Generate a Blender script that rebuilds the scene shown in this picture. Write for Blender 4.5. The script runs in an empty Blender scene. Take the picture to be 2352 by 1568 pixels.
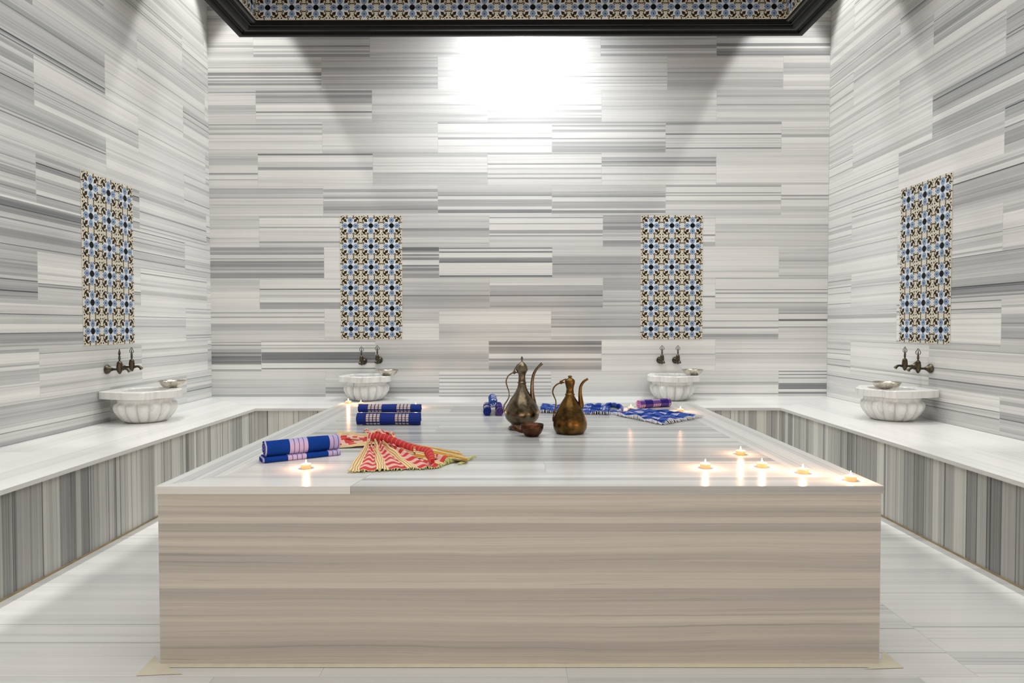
import bpy, math, random
from mathutils import Vector, Matrix
from mathutils import noise as mnoise

PI = math.pi
scene = bpy.context.scene
COL = scene.collection

# ------------------------------------------------------------------ camera
F, PITCH, YAW, ROLL = 1491.26, 0.0250, -0.0021, 0.0013     # focal length in pixels of a 2352 x 1568 frame
CAMZ = 1.173


def to_cam(v):
    X, Y, Z = v
    c, s = math.cos(YAW), math.sin(YAW)
    X, Y = c * X - s * Y, s * X + c * Y
    c, s = math.cos(PITCH), math.sin(PITCH)
    d = Y * c - Z * s
    u = Y * s + Z * c
    c, s = math.cos(ROLL), math.sin(ROLL)
    X, u = c * X - s * u, s * X + c * u
    return (X, u, d)


ex, ey, ez = to_cam((1, 0, 0)), to_cam((0, 1, 0)), to_cam((0, 0, 1))
R_AX = Vector((ex[0], ey[0], ez[0]))
U_AX = Vector((ex[1], ey[1], ez[1]))
D_AX = Vector((ex[2], ey[2], ez[2]))
cam_data = bpy.data.cameras.new('camera')
cam_data.sensor_width = 36.0
cam_data.lens = F / 2352 * 36.0
cam_data.clip_start = 0.05
cam = bpy.data.objects.new('camera', cam_data)
COL.objects.link(cam)
m = Matrix.Identity(4)
for i in range(3):
    m[i][0], m[i][1], m[i][2] = R_AX[i], U_AX[i], -D_AX[i]
m[2][3] = CAMZ
cam.matrix_world = m
scene.camera = cam


def ray(px, py):
    return R_AX * ((px - 1176) / F) + U_AX * (-(py - 784) / F) + D_AX


def hit_z(px, py, z):
    """point of the photo on the horizontal plane at height z"""
    r = ray(px, py)
    k = (z - CAMZ) / r.z
    return Vector((r.x * k, r.y * k, z))


def hit_y(px, py, y):
    r = ray(px, py)
    k = y / r.y
    return Vector((r.x * k, y, CAMZ + r.z * k))


def hit_x(px, py, x):
    r = ray(px, py)
    k = x / r.x
    return Vector((x, r.y * k, CAMZ + r.z * k))


# ------------------------------------------------------------------ world, exposure, lamps
world = bpy.data.worlds.new('world')
scene.world = world
world.use_nodes = True
world.node_tree.nodes['Background'].inputs[0].default_value = (0.9, 0.95, 1.0, 1)
world.node_tree.nodes['Background'].inputs[1].default_value = 0.15
scene.view_settings.view_transform = 'Standard'
scene.view_settings.look = 'None'
scene.view_settings.exposure = 0.36
scene.view_settings.gamma = 1.0
scene.view_settings.use_curve_mapping = False

COOL = (1.0, 0.985, 0.95)


def area(name, loc, size, sizey, power, col, rot=(0, 0, 0), spread=PI):
    d = bpy.data.lights.new(name, 'AREA')
    d.shape = 'RECTANGLE'
    d.size, d.size_y = size, sizey
    d.energy = power
    d.color = col
    d.spread = spread
    o = bpy.data.objects.new(name, d)
    COL.objects.link(o)
    o.location = loc
    o.rotation_euler = rot
    return o


def spot(name, loc, power, half, blend, col=COOL, rot=(0, 0, 0), rad=0.03):
    d = bpy.data.lights.new(name, 'SPOT')
    d.energy = power
    d.spot_size = half * 2
    d.spot_blend = blend
    d.shadow_soft_size = rad
    d.color = col
    o = bpy.data.objects.new(name, d)
    COL.objects.link(o)
    o.location = loc
    o.rotation_euler = rot
    return o


area('coffer_fill', (0.06, 3.05, 3.76), 3.6, 3.8, 68, (0.985, 1.0, 0.985))  # added general fill inside the ceiling surround, no fixture there
area('front_light', (0.06, -0.9, 5.3), 4.5, 1.6, 42, (1.0, 0.985, 0.95))
area('rear_warm_fill', (0.0, -2.1, 0.9), 2.6, 1.4, 25, (1.0, 0.68, 0.48), (PI / 2, 0, 0))  # added warm fill behind the camera; the front wall has no doorway
spot('corner_spot', (-2.50, 5.78, 5.45), 230, 0.42, 0.20)
spot('corner_spot', (2.61, 5.78, 5.45), 230, 0.42, 0.20)
spot('centre_spot', (0.08, 5.76, 4.30), 150, 1.5, 1.0, (0.97, 0.985, 1.0), rad=0.12)
for yy in (3.9, 2.1, 0.3):
    spot('side_spot', (-2.50, yy, 5.45), 155, 0.55, 0.5)
    spot('side_spot', (2.61, yy, 5.45), 155, 0.55, 0.5)

# ------------------------------------------------------------------ room dimensions
XL, XR, YB = -2.9415, 3.0511, 6.314
YF, ZC = -2.2, 5.50
BZ = 0.4784                      # bench top
BXL, BXR, BY = -2.1657, 2.2388, 5.428
PZ = 0.621                       # platform top
PX0, PX1, PY0, PY1 = -1.2313, 1.2697, 2.214, 4.631


# ------------------------------------------------------------------ materials
def new_mat(name):
    mt = bpy.data.materials.new(name)
    mt.use_nodes = True
    nt = mt.node_tree
    b = nt.nodes['Principled BSDF']
    return mt, nt, b


class N:
    """short node helper"""
    def __init__(self, nt):
        self.nt = nt

    def n(self, kind, **kw):
        nd = self.nt.nodes.new(kind)
        for k, v in kw.items():
            setattr(nd, k, v)
        return nd

    def link(self, a, b):
        self.nt.links.new(a, b)

    def val(self, sock, v):
        if hasattr(v, 'is_linked') or hasattr(v, 'links'):
            self.link(v, sock)
        else:
            sock.default_value = v

    def math(self, op, a, b=0.0, c=None, clamp=False):
        nd = self.n('ShaderNodeMath', operation=op)
        nd.use_clamp = clamp
        self.val(nd.inputs[0], a)
        self.val(nd.inputs[1], b)
        if c is not None:
            self.val(nd.inputs[2], c)
        return nd.outputs[0]

    def xyz(self, x, y, z):
        nd = self.n('ShaderNodeCombineXYZ')
        for i, v in enumerate((x, y, z)):
            self.val(nd.inputs[i], v)
        return nd.outputs[0]

    def noise(self, vec, detail=3.0, rough=0.5, scale=1.0):
        nd = self.n('ShaderNodeTexNoise')
        self.link(vec, nd.inputs['Vector'])
        nd.inputs['Scale'].default_value = scale
        nd.inputs['Detail'].default_value = detail
        nd.inputs['Roughness'].default_value = rough
        return nd.outputs[0]

    def ramp(self, fac, stops, interp='LINEAR'):
        nd = self.n('ShaderNodeValToRGB')
        nd.color_ramp.interpolation = interp
        el = nd.color_ramp.elements
        while len(el) > 1:
            el.remove(el[-1])
        el[0].position = stops[0][0]
        el[0].color = (*stops[0][1], 1)
        for p, c in stops[1:]:
            e = el.new(p)
            e.color = (*c, 1)
        self.link(fac, nd.inputs[0])
        return nd.outputs[0]

    def mix(self, fac, a, b, mode='MIX'):
        nd = self.n('ShaderNodeMix', data_type='RGBA', blend_type=mode)
        self.val(nd.inputs[0], fac)
        for sock, v in ((nd.inputs[6], a), (nd.inputs[7], b)):
            if isinstance(v, tuple):
                sock.default_value = (*v, 1)
            else:
                self.link(v, sock)
        return nd.outputs[2]


def marble_mat(name, rough=0.2, warp=1.0, tint=(1, 1, 1), vein=0.0):
    """banded grey-white marble; u runs along the bands, v across; tone and contrast come per slab"""
    mt, nt, b = new_mat(name)
    h = N(nt)
    uvn = h.n('ShaderNodeUVMap', uv_map='uv')
    sp = h.n('ShaderNodeSeparateXYZ')
    h.link(uvn.outputs[0], sp.inputs[0])
    u, v0 = sp.outputs[0], sp.outputs[1]
    at = h.n('ShaderNodeAttribute', attribute_name='tc')
    sc = h.n('ShaderNodeSeparateColor')
    h.link(at.outputs['Color'], sc.inputs[0])
    seed, tone, con = sc.outputs[0], sc.outputs[1], sc.outputs[2]
    s = h.math('MULTIPLY', seed, 53.0)
    wv = h.noise(h.xyz(h.math('MULTIPLY', u, 1.1), h.math('MULTIPLY', v0, 2.5), s), 2.0)
    v = h.math('ADD', v0, h.math('MULTIPLY', h.math('SUBTRACT', wv, 0.5), 0.016 * warp))
    wv2 = h.noise(h.xyz(h.math('MULTIPLY', u, 9.0), h.math('MULTIPLY', v0, 22.0), s), 2.0)
    v = h.math('ADD', v, h.math('MULTIPLY', h.math('SUBTRACT', wv2, 0.5), 0.0025 * warp))
    n2 = h.noise(h.xyz(h.math('MULTIPLY', u, 0.15), h.math('MULTIPLY', v, 14.0), s), 1.0)
    n1 = h.noise(h.xyz(h.math('MULTIPLY', u, 0.25), h.math('MULTIPLY', v, 62.0), h.math('ADD', s, 7.3)), 3.0, 0.6)
    n3 = h.noise(h.xyz(h.math('MULTIPLY', u, 1.3), h.math('MULTIPLY', v, 210.0), s), 2.0, 0.7)
    n4 = h.noise(h.xyz(h.math('MULTIPLY', u, 2.2), h.math('MULTIPLY', v, 8.0), s), 3.0, 0.6)
    a = h.math('MULTIPLY', h.math('SUBTRACT', n2, 0.5), 0.9)
    c = h.math('MULTIPLY', h.math('SUBTRACT', n1, 0.5), 1.7)
    d = h.math('MULTIPLY', h.math('SUBTRACT', n3, 0.5), 0.95)
    e = h.math('MULTIPLY', h.math('SUBTRACT', n4, 0.5), 0.35)
    tot = h.math('ADD', h.math('ADD', a, c), h.math('ADD', d, e))
    dark = h.math('ADD', tone, h.math('MULTIPLY', tot, con), clamp=True)
    # thin dark lines
    ln = h.math('MULTIPLY', h.math('SUBTRACT', n1, 0.60, clamp=True), 6.0)
    dark = h.math('ADD', dark, h.math('MULTIPLY', ln, con), clamp=True)
    col = h.ramp(dark, [(0.0, (0.845, 0.845, 0.825)), (0.2, (0.68, 0.685, 0.672)), (0.45, (0.45, 0.457, 0.457)),
                        (0.7, (0.27, 0.278, 0.285)), (1.0, (0.085, 0.092, 0.10))])
    col = h.mix(1.0, col, tint, 'MULTIPLY')
    if vein:
        # fine broken brown veins
        vn = h.noise(h.xyz(h.math('MULTIPLY', u, 2.3), h.math('MULTIPLY', v, 130.0), s), 4.0, 0.65)
        mk = h.math('MULTIPLY', h.math('SUBTRACT', vn, 0.62, clamp=True), 7.0 * vein, clamp=True)
        col = h.mix(mk, col, (0.20, 0.17, 0.15))
    h.link(col, b.inputs['Base Color'])
    b.inputs['Roughness'].default_value = rough
    b.inputs['Specular IOR Level'].default_value = 0.5
    return mt


def plain(name, col, rough=0.5, metal=0.0, bump=0.0, bscale=60.0, var=0.0, emit=None, estr=0.0, trans=0.0):
    mt, nt, b = new_mat(name)
    h = N(nt)
    tc = h.n('ShaderNodeTexCoord')
    nz = h.noise(tc.outputs['Object'], 4.0, 0.6, bscale)
    if var:
        c2 = tuple(max(0, x * (1 - var)) for x in col)
        h.link(h.ramp(nz, [(0.35, c2), (0.65, col)]), b.inputs['Base Color'])
    else:
        b.inputs['Base Color'].default_value = (*col, 1)
    b.inputs['Roughness'].default_value = rough
    b.inputs['Metallic'].default_value = metal
    if bump:
        bp = h.n('ShaderNodeBump')
        bp.inputs['Strength'].default_value = bump
        bp.inputs['Distance'].default_value = 0.002
        h.link(nz, bp.inputs['Height'])
        h.link(bp.outputs[0], b.inputs['Normal'])
    if emit:
        b.inputs['Emission Color'].default_value = (*emit, 1)
        b.inputs['Emission Strength'].default_value = estr
    if trans:
        b.inputs['Transmission Weight'].default_value = trans
    return mt


def metal_mat(name, c1, c2, rough, scale=14.0, bump=0.25, hammer=90.0):
    mt, nt, b = new_mat(name)
    h = N(nt)
    tc = h.n('ShaderNodeTexCoord')
    nz = h.noise(tc.outputs['Object'], 5.0, 0.65, scale)
    h.link(h.ramp(nz, [(0.38, c1), (0.62, c2)]), b.inputs['Base Color'])
    b.inputs['Metallic'].default_value = 1.0
    rr = h.math('MULTIPLY_ADD', nz, 0.25, rough - 0.1)
    h.link(rr, b.inputs['Roughness'])
    vo = h.n('ShaderNodeTexVoronoi')
    vo.inputs['Scale'].default_value = hammer
    h.link(tc.outputs['Object'], vo.inputs['Vector'])
    bp = h.n('ShaderNodeBump')
    bp.inputs['Strength'].default_value = bump
    bp.inputs['Distance'].default_value = 0.0025
    h.link(vo.outputs[0], bp.inputs['Height'])
    h.link(bp.outputs[0], b.inputs['Normal'])
    return mt


def check_mat(name, pu, pv, fu, fv, ground, half, pale, line, nl=4, linev=True, lw=0.10, off=0.0, ucol=None):
    """woven checks: pale bands along u (fraction fu of period pu) and v; thin lines in the pale bands"""
    mt, nt, b = new_mat(name)
    h = N(nt)
    uvn = h.n('ShaderNodeUVMap', uv_map='uv')
    sp = h.n('ShaderNodeSeparateXYZ')
    h.link(uvn.outputs[0], sp.inputs[0])

    def band(c, per, fr, o=0.0):
        t = h.math('FRACT', h.math('MULTIPLY_ADD', c, 1.0 / per, o))
        inb = h.math('LESS_THAN', t, fr)
        q = h.math('FRACT', h.math('MULTIPLY', t, nl / fr))
        l = h.math('MULTIPLY', h.math('LESS_THAN', q, lw * 2), inb)
        return inb, l
    ub, ul = band(sp.outputs[0], pu, fu, off)
    col = h.mix(ub, ground, half if fv > 0 else pale)
    lines = ul
    if fv > 0:
        vb, vl = band(sp.outputs[1], pv, fv, 0.35)
        col = h.mix(vb, col, h.mix(ub, half, pale))
        if ucol:
            col = h.mix(ub, col, ucol)
        if linev:
            lines = h.math('MAXIMUM', ul, vl)
    col = h.mix(lines, col, line)
    wz = h.noise(h.xyz(h.math('MULTIPLY', sp.outputs[0], 900.0), h.math('MULTIPLY', sp.outputs[1], 900.0), 0.0), 1.0)
    col = h.mix(0.25, col, h.ramp(wz, [(0.3, (0.0, 0.0, 0.0)), (0.7, (1, 1, 1))]), 'SOFT_LIGHT')
    h.link(col, b.inputs['Base Color'])
    b.inputs['Roughness'].default_value = 0.85
    b.inputs['Specular IOR Level'].default_value = 0.15
    bp = h.n('ShaderNodeBump')
    bp.inputs['Strength'].default_value = 0.3
    bp.inputs['Distance'].default_value = 0.001
    h.link(wz, bp.inputs['Height'])
    h.link(bp.outputs[0], b.inputs['Normal'])
    return mt


M_WALL = marble_mat('banded_marble', 0.17)
M_TOP = marble_mat('polished_marble_slab', 0.21)
M_FLOOR = marble_mat('marble_floor', 0.22)
M_BENCH = marble_mat('marble_bench_front', 0.35, 0.6, (1.0, 0.985, 0.93))
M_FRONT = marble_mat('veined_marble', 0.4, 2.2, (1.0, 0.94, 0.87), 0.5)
M_BASIN = marble_mat('basin_marble', 0.22, 5.0)
M_CREAM = plain('cream_grout', (0.82, 0.76, 0.60), 0.7, var=0.08, bscale=20)
M_PLASTER = plain('white_plaster', (0.80, 0.80, 0.78), 0.7)
M_BLACK = plain('black_lacquer', (0.0022, 0.002, 0.002), 0.2, bump=0.1, bscale=150)
M_BLACK.node_tree.nodes['Principled BSDF'].inputs['Specular IOR Level'].default_value = 0.11
M_TC = plain('tile_cream', (0.74, 0.68, 0.55), 0.25, var=0.08, bscale=30)
M_TP = plain('tile_pale_blue', (0.74, 0.79, 0.84), 0.25)
M_TB = plain('tile_blue', (0.28, 0.38, 0.54), 0.25, var=0.25, bscale=25)
M_TN = plain('tile_navy', (0.015, 0.025, 0.09), 0.25)
M_TK = plain('tile_black', (0.008, 0.010, 0.012), 0.2)
M_TW = plain('tile_brown', (0.028, 0.016, 0.007), 0.3)
for _m in (M_TK, M_TW, M_TN):
    _m.node_tree.nodes['Principled BSDF'].inputs['Specular IOR Level'].default_value = 0.12
M_BRONZE = metal_mat('dark_bronze', (0.045, 0.038, 0.026), (0.14, 0.12, 0.085), 0.38, 40, 0.15, 200)
M_TIN = metal_mat('tinned_metal', (0.42, 0.37, 0.30), (0.62, 0.58, 0.50), 0.25, 30, 0.12, 90)
M_BRASS = metal_mat('aged_brass', (0.065, 0.048, 0.028), (0.26, 0.21, 0.14), 0.22, 11, 0.22, 45)
M_COPPER = metal_mat('aged_copper', (0.055, 0.032, 0.012), (0.22, 0.12, 0.035), 0.26, 12, 0.22, 45)
M_COPPERD = metal_mat('dark_copper', (0.07, 0.03, 0.016), (0.13, 0.06, 0.035), 0.35, 25, 0.3, 90)
M_WAX = plain('tealight_wax', (0.95, 0.72, 0.42), 0.4, emit=(1.0, 0.45, 0.12), estr=0.9)
M_CUP = plain('tealight_cup', (0.9, 0.62, 0.35), 0.25, emit=(1.0, 0.42, 0.12), estr=0.35)
M_WICK = plain('wick', (0.02, 0.015, 0.01), 0.9)
M_FLAME = plain('flame', (1, 0.7, 0.3), 0.5, emit=(1.0, 0.52, 0.13), estr=22.0)
M_BLUE1 = check_mat('royal_blue_check', 0.165, 1, 0.46, 0, (0.002, 0.04, 0.28), (0, 0, 0), (0.46, 0.42, 0.70),
                    (0.03, 0.03, 0.14), 4, False, 0.06, 0.424)
M_BLUE2 = check_mat('navy_cream_check', 0.16, 0.055, 0.5, 0.86, (0.008, 0.03, 0.22), (0.015, 0.05, 0.30), (0.70, 0.61, 0.56),
                    (0.04, 0.02, 0.12), 4, True, 0.12, 0.69)
M_BLUE3 = check_mat('violet_check', 0.13, 0.05, 0.5, 0.5, (0.02, 0.015, 0.16), (0.09, 0.06, 0.30), (0.66, 0.46, 0.54),
                    (0.10, 0.06, 0.25), 4, True, 0.12, 0.2)
M_BLUE4 = check_mat('blue_white_check', 0.11, 0.085, 0.45, 0.4, (0.002, 0.03, 0.24), (0.05, 0.12, 0.45), (0.66, 0.68, 0.80),
                    (0.05, 0.05, 0.25), 4, True, 0.10, 0.1)
M_RED = check_mat('red_yellow_check', 0.070, 0.075, 0.42, 0.5, (0.62, 0.06, 0.06), (0.80, 0.50, 0.45), (0.82, 0.72, 0.55),
                  (0.50, 0.13, 0.02), 5, False, 0.13, 0.1, (0.82, 0.70, 0.40))
M_OCHRE = check_mat('ochre_stripe', 0.024, 1, 0.55, 0, (0.62, 0.30, 0.05), (0, 0, 0), (0.80, 0.70, 0.42),
                    (0.16, 0.06, 0.02), 2, False, 0.16)
M_REDP = check_mat('red_rope_check', 0.05, 0.3, 0.25, 0.0, (0.60, 0.045, 0.05), (0.7, 0.3, 0.3), (0.68, 0.18, 0.16),
                   (0.45, 0.03, 0.03), 2, False, 0.10)
M_FRINGEY = plain('yellow_green_fringe', (0.74, 0.72, 0.28), 0.9, var=0.4, bscale=200)
M_FRINGEW = plain('white_fringe', (0.84, 0.84, 0.88), 0.9, var=0.15, bscale=200)


# ------------------------------------------------------------------ object helpers
def tag(o, label=None, cat=None, group=None, kind=None):
    if label:
        o['label'] = label
    if cat:
        o['category'] = cat
    if group:
        o['group'] = group
    if kind:
        o['kind'] = kind
    return o


def empty(name, loc=(0, 0, 0), rz=0.0):
    o = bpy.data.objects.new(name, None)
    o.empty_display_size = 0.05
    COL.objects.link(o)
    o.location = loc
    o.rotation_euler = (0, 0, rz)
    return o


def mesh_obj(name, verts, faces, mats, parent=None, uvs=None, tcs=None, smooth=False, midx=None):
    me = bpy.data.meshes.new(name)
    me.from_pydata([tuple(v) for v in verts], [], faces)
    if not isinstance(mats, (list, tuple)):
        mats = [mats]
    for mt in mats:
        me.materials.append(mt)
    if midx:
        me.polygons.foreach_set('material_index', midx)
    if uvs is not None:
        uvl = me.uv_layers.new(name='uv')
        flat = []
        for f in uvs:
            for q in f:
                flat += [q[0], q[1]]
        uvl.data.foreach_set('uv', flat)
    if tcs is not None:
        ca = me.color_attributes.new('tc', 'FLOAT_COLOR', 'CORNER')
        flat = []
        for f, t in zip(faces, tcs):
            for _ in f:
                flat += [t[0], t[1], t[2], 1.0]
        ca.data.foreach_set('color', flat)
    if smooth:
        me.polygons.foreach_set('use_smooth', [True] * len(me.polygons))
    me.update()
    o = bpy.data.objects.new(name, me)
    COL.objects.link(o)
    if parent:
        o.parent = parent
    return o


class QB:
    """quads with uv in metres and per-slab seed, tone, contrast"""
    def __init__(self):
        self.v, self.f, self.uv, self.tc = [], [], [], []

    def poly(self, pts, uvs, tc):
        i = len(self.v)
        self.v += [Vector(p) for p in pts]
        self.f.append(list(range(i, i + len(pts))))
        self.uv.append(uvs)
        self.tc.append(tc)

    def rect(self, P, u0, u1, v0, v1, tc):
        """P(u,v) maps to 3D, counter-clockwise"""
        self.poly([P(u0, v0), P(u1, v0), P(u1, v1), P(u0, v1)], [(u0, v0), (u1, v0), (u1, v1), (u0, v1)], tc)

    def banded(self, P, u0, u1, v0, v1, bands, seed, con):
        """bands: list of (v_start ascending, tone)"""
        for k, (vs, t) in enumerate(bands):
            ve = bands[k + 1][0] if k + 1 < len(bands) else v1
            vs, ve = max(vs, v0), min(ve, v1)
            if ve > vs + 1e-5:
                self.rect(P, u0, u1, vs, ve, (seed, t, con))

    def box(self, lo, hi, tc, axis=0):
        """closed box; bands run along axis (0 = x, 1 = y, 2 = z)"""
        x0, y0, z0 = lo
        x1, y1, z1 = hi
        fs = [([(x0, y0, z0), (x1, y0, z0), (x1, y0, z1), (x0, y0, z1)], (0, 2)),
              ([(x1, y1, z0), (x0, y1, z0), (x0, y1, z1), (x1, y1, z1)], (0, 2)),
              ([(x0, y1, z0), (x0, y0, z0), (x0, y0, z1), (x0, y1, z1)], (1, 2)),
              ([(x1, y0, z0), (x1, y1, z0), (x1, y1, z1), (x1, y0, z1)], (1, 2)),
              ([(x0, y0, z1), (x1, y0, z1), (x1, y1, z1), (x0, y1, z1)], (0, 1)),
              ([(x0, y1, z0), (x1, y1, z0), (x1, y0, z0), (x0, y0, z0)], (0, 1))]
        for pts, (a, b) in fs:
            if a != axis and b == axis:
                a, b = b, a
            self.poly(pts, [(p[a], p[b]) for p in pts], tc)

    def build(self, name, mat, parent=None):
        return mesh_obj(name, self.v, self.f, mat, parent, self.uv, self.tc)


def rand_bands(rng, v0, v1, mean, spread, wmin, wmax, lines=0.3):
    out = []
    v = v0
    base = min(0.8, max(0.04, rng.gauss(mean, spread * 0.35)))
    while v < v1:
        t = min(0.95, max(0.03, rng.gauss(base, spread)))
        out.append((v, t))
        v += rng.uniform(wmin, wmax)
        if rng.random() < lines:
            out.append((v, min(1.0, t + rng.uniform(0.25, 0.5))))
            v += rng.uniform(0.004, 0.010)
    return out


# mesh builders for rounded things -------------------------------------------------
class MB:
    def __init__(self):
        self.v, self.f, self.uv = [], [], []

    def grid(self, pts, closed_u=False, closed_v=False, uvf=None):
        """pts[i][j]"""
        n, mm = len(pts), len(pts[0])
        base = len(self.v)
        for r in pts:
            self.v += [Vector(p) for p in r]
        for i in range(n if closed_u else n - 1):
            for j in range(mm if closed_v else mm - 1):
                a, b = i, (i + 1) % n
                c, d = j, (j + 1) % mm
                self.f.append([base + a * mm + c, base + b * mm + c, base + b * mm + d, base + a * mm + d])
                if uvf:
                    self.uv.append([uvf(i, j), uvf(i + 1, j), uvf(i + 1, j + 1), uvf(i, j + 1)])
                else:
                    self.uv.append([(0, 0)] * 4)

    def cap(self, ring, flip=False):
        base = len(self.v)
        self.v += [Vector(p) for p in ring]
        idx = list(range(base, base + len(ring)))
        self.f.append(idx[::-1] if flip else idx)
        self.uv.append([(p[0], p[1]) for p in (ring[::-1] if flip else ring)])

    def lathe(self, prof, o=(0, 0, 0), ax=(0, 0, 1), seg=32, mod=None):
        """prof: (radius, height) pairs along axis"""
        ax = Vector(ax).normalized()
        t = Vector((1, 0, 0)) if abs(ax.x) < 0.9 else Vector((0, 1, 0))
        e1 = (t - ax * t.dot(ax)).normalized()
        e2 = ax.cross(e1)
        o = Vector(o)
        pts = []
        for (r, z) in prof:
            row = []
            for k in range(seg):
                a = 2 * PI * k / seg
                rr = r * (mod(a, z) if mod else 1.0)
                row.append(o + e1 * (rr * math.cos(a)) + e2 * (rr * math.sin(a)) + ax * z)
            pts.append(row)
        nseg = seg
        self.grid([[pts[j][i] for j in range(len(prof))] for i in range(seg)], closed_u=True,
                  uvf=lambda i, j: (prof[min(j, len(prof) - 1)][1], i / nseg))
        if prof[0][0] > 1e-5:
            self.cap(pts[0], True)
        if prof[-1][0] > 1e-5:
            self.cap(pts[-1])

    def tube(self, path, radii, seg=12, closed=False, flat=None):
        path = [Vector(p) for p in path]
        n = len(path)
        if not hasattr(radii, '__len__'):
            radii = [radii] * n
        pts = []
        up = Vector((0.31, 0.17, 0.93)).normalized()
        prev = None
        for i, p in enumerate(path):
            if closed:
                t = (path[(i + 1) % n] - path[i - 1]).normalized()
            else:
                t = (path[min(i + 1, n - 1)] - path[max(i - 1, 0)]).normalized()
            ref = prev if prev is not None else (up if abs(t.dot(up)) < 0.95 else Vector((1, 0, 0)))
            e1 = (ref - t * ref.dot(t)).normalized()
            prev = e1
            e2 = t.cross(e1)
            s2 = flat if flat else 1.0
            pts.append([p + e1 * (radii[i] * math.cos(2 * PI * k / seg)) + e2 * (radii[i] * s2 * math.sin(2 * PI * k / seg))
                        for k in range(seg)])
        self.grid(pts, closed_u=closed, closed_v=True, uvf=lambda i, j: (i / n, j / seg))
        if not closed:
            self.cap(pts[0], False)
            self.cap(pts[-1], True)

    def ball(self, c, r, seg=14, sz=1.0):
        self.lathe([(max(1e-6, r * math.sin(PI * k / 8)), -r * sz * math.cos(PI * k / 8)) for k in range(9)], c, (0, 0, 1), seg)

    def build(self, name, mat, parent=None, smooth=True, tc=None):
        return mesh_obj(name, self.v, self.f, mat, parent, self.uv, [tc] * len(self.f) if tc else None, smooth)


def smooth_path(pts, n=6):
    """Catmull-Rom through the points"""
    P = [Vector(p) for p in pts]
    out = []
    for i in range(len(P) - 1):
        p0 = P[max(i - 1, 0)]
        p1, p2 = P[i], P[i + 1]
        p3 = P[min(i + 2, len(P) - 1)]
        for k in range(n):
            t = k / n
            out.append(0.5 * ((2 * p1) + (p2 - p0) * t + (2 * p0 - 5 * p1 + 4 * p2 - p3) * t * t
                              + (3 * p1 - p0 - 3 * p2 + p3) * t ** 3))
    out.append(P[-1])
    return out


def lerp_list(vals, n):
    """resample a list of radii to n values"""
    out = []
    for i in range(n):
        x = i / (n - 1) * (len(vals) - 1)
        k = min(int(x), len(vals) - 2)
        out.append(vals[k] + (vals[k + 1] - vals[k]) * (x - k))
    return out


# ------------------------------------------------------------------ structure: floor, ceiling, walls
rng = random.Random(11)

# floor: white faintly banded slabs, bands run along x
fq = QB()
ys = [YF, -0.9, 0.0, 0.9, 1.45, 2.14, 2.75, 3.4, 4.0, 4.7, BY + 0.08]
for r in range(len(ys) - 1):
    xs = [-2.3, -1.0 + 0.35 * (r % 2), 0.18, 1.35 + 0.2 * (r % 2), 2.4]
    for c in range(len(xs) - 1):
        mean = 0.035 if not (r == 4 and 0 < c < 3) else 0.20
        sd = rng.random()
        bd = rand_bands(rng, ys[r], ys[r + 1], mean, 0.055, 0.02, 0.12, 0.15)
        P = lambda u, v: (u, v, 0.0)
        fq.banded(P, xs[c], xs[c + 1] - 0.002, ys[r], ys[r + 1] - 0.002, bd, sd, 0.16)
        fq.rect(P, xs[c + 1] - 0.002, xs[c + 1], ys[r], ys[r + 1], (0.5, 0.35, 0.1))
        fq.rect(P, xs[c], xs[c + 1] - 0.002, ys[r + 1] - 0.002, ys[r + 1], (0.5, 0.3, 0.1))
tag(fq.build('floor', M_FLOOR), kind='structure')

cq = QB()
cq.poly([(XL, YB, ZC), (XR, YB, ZC), (XR, YF, ZC), (XL, YF, ZC)], [(0, 0)] * 4, (0, 0, 0))
tag(cq.build('ceiling', M_PLASTER), kind='structure')


def z_of(py):
    return hit_y(1181, py, YB).z


ROWPY = [912, 852, 780, 709, 638, 567, 495, 425, 352, 280, 207, 130, 59]
ROWZ = [BZ] + [z_of(p) for p in ROWPY[1:]]
while ROWZ[-1] < ZC:
    ROWZ.append(min(ZC, ROWZ[-1] + 0.302))

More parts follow.
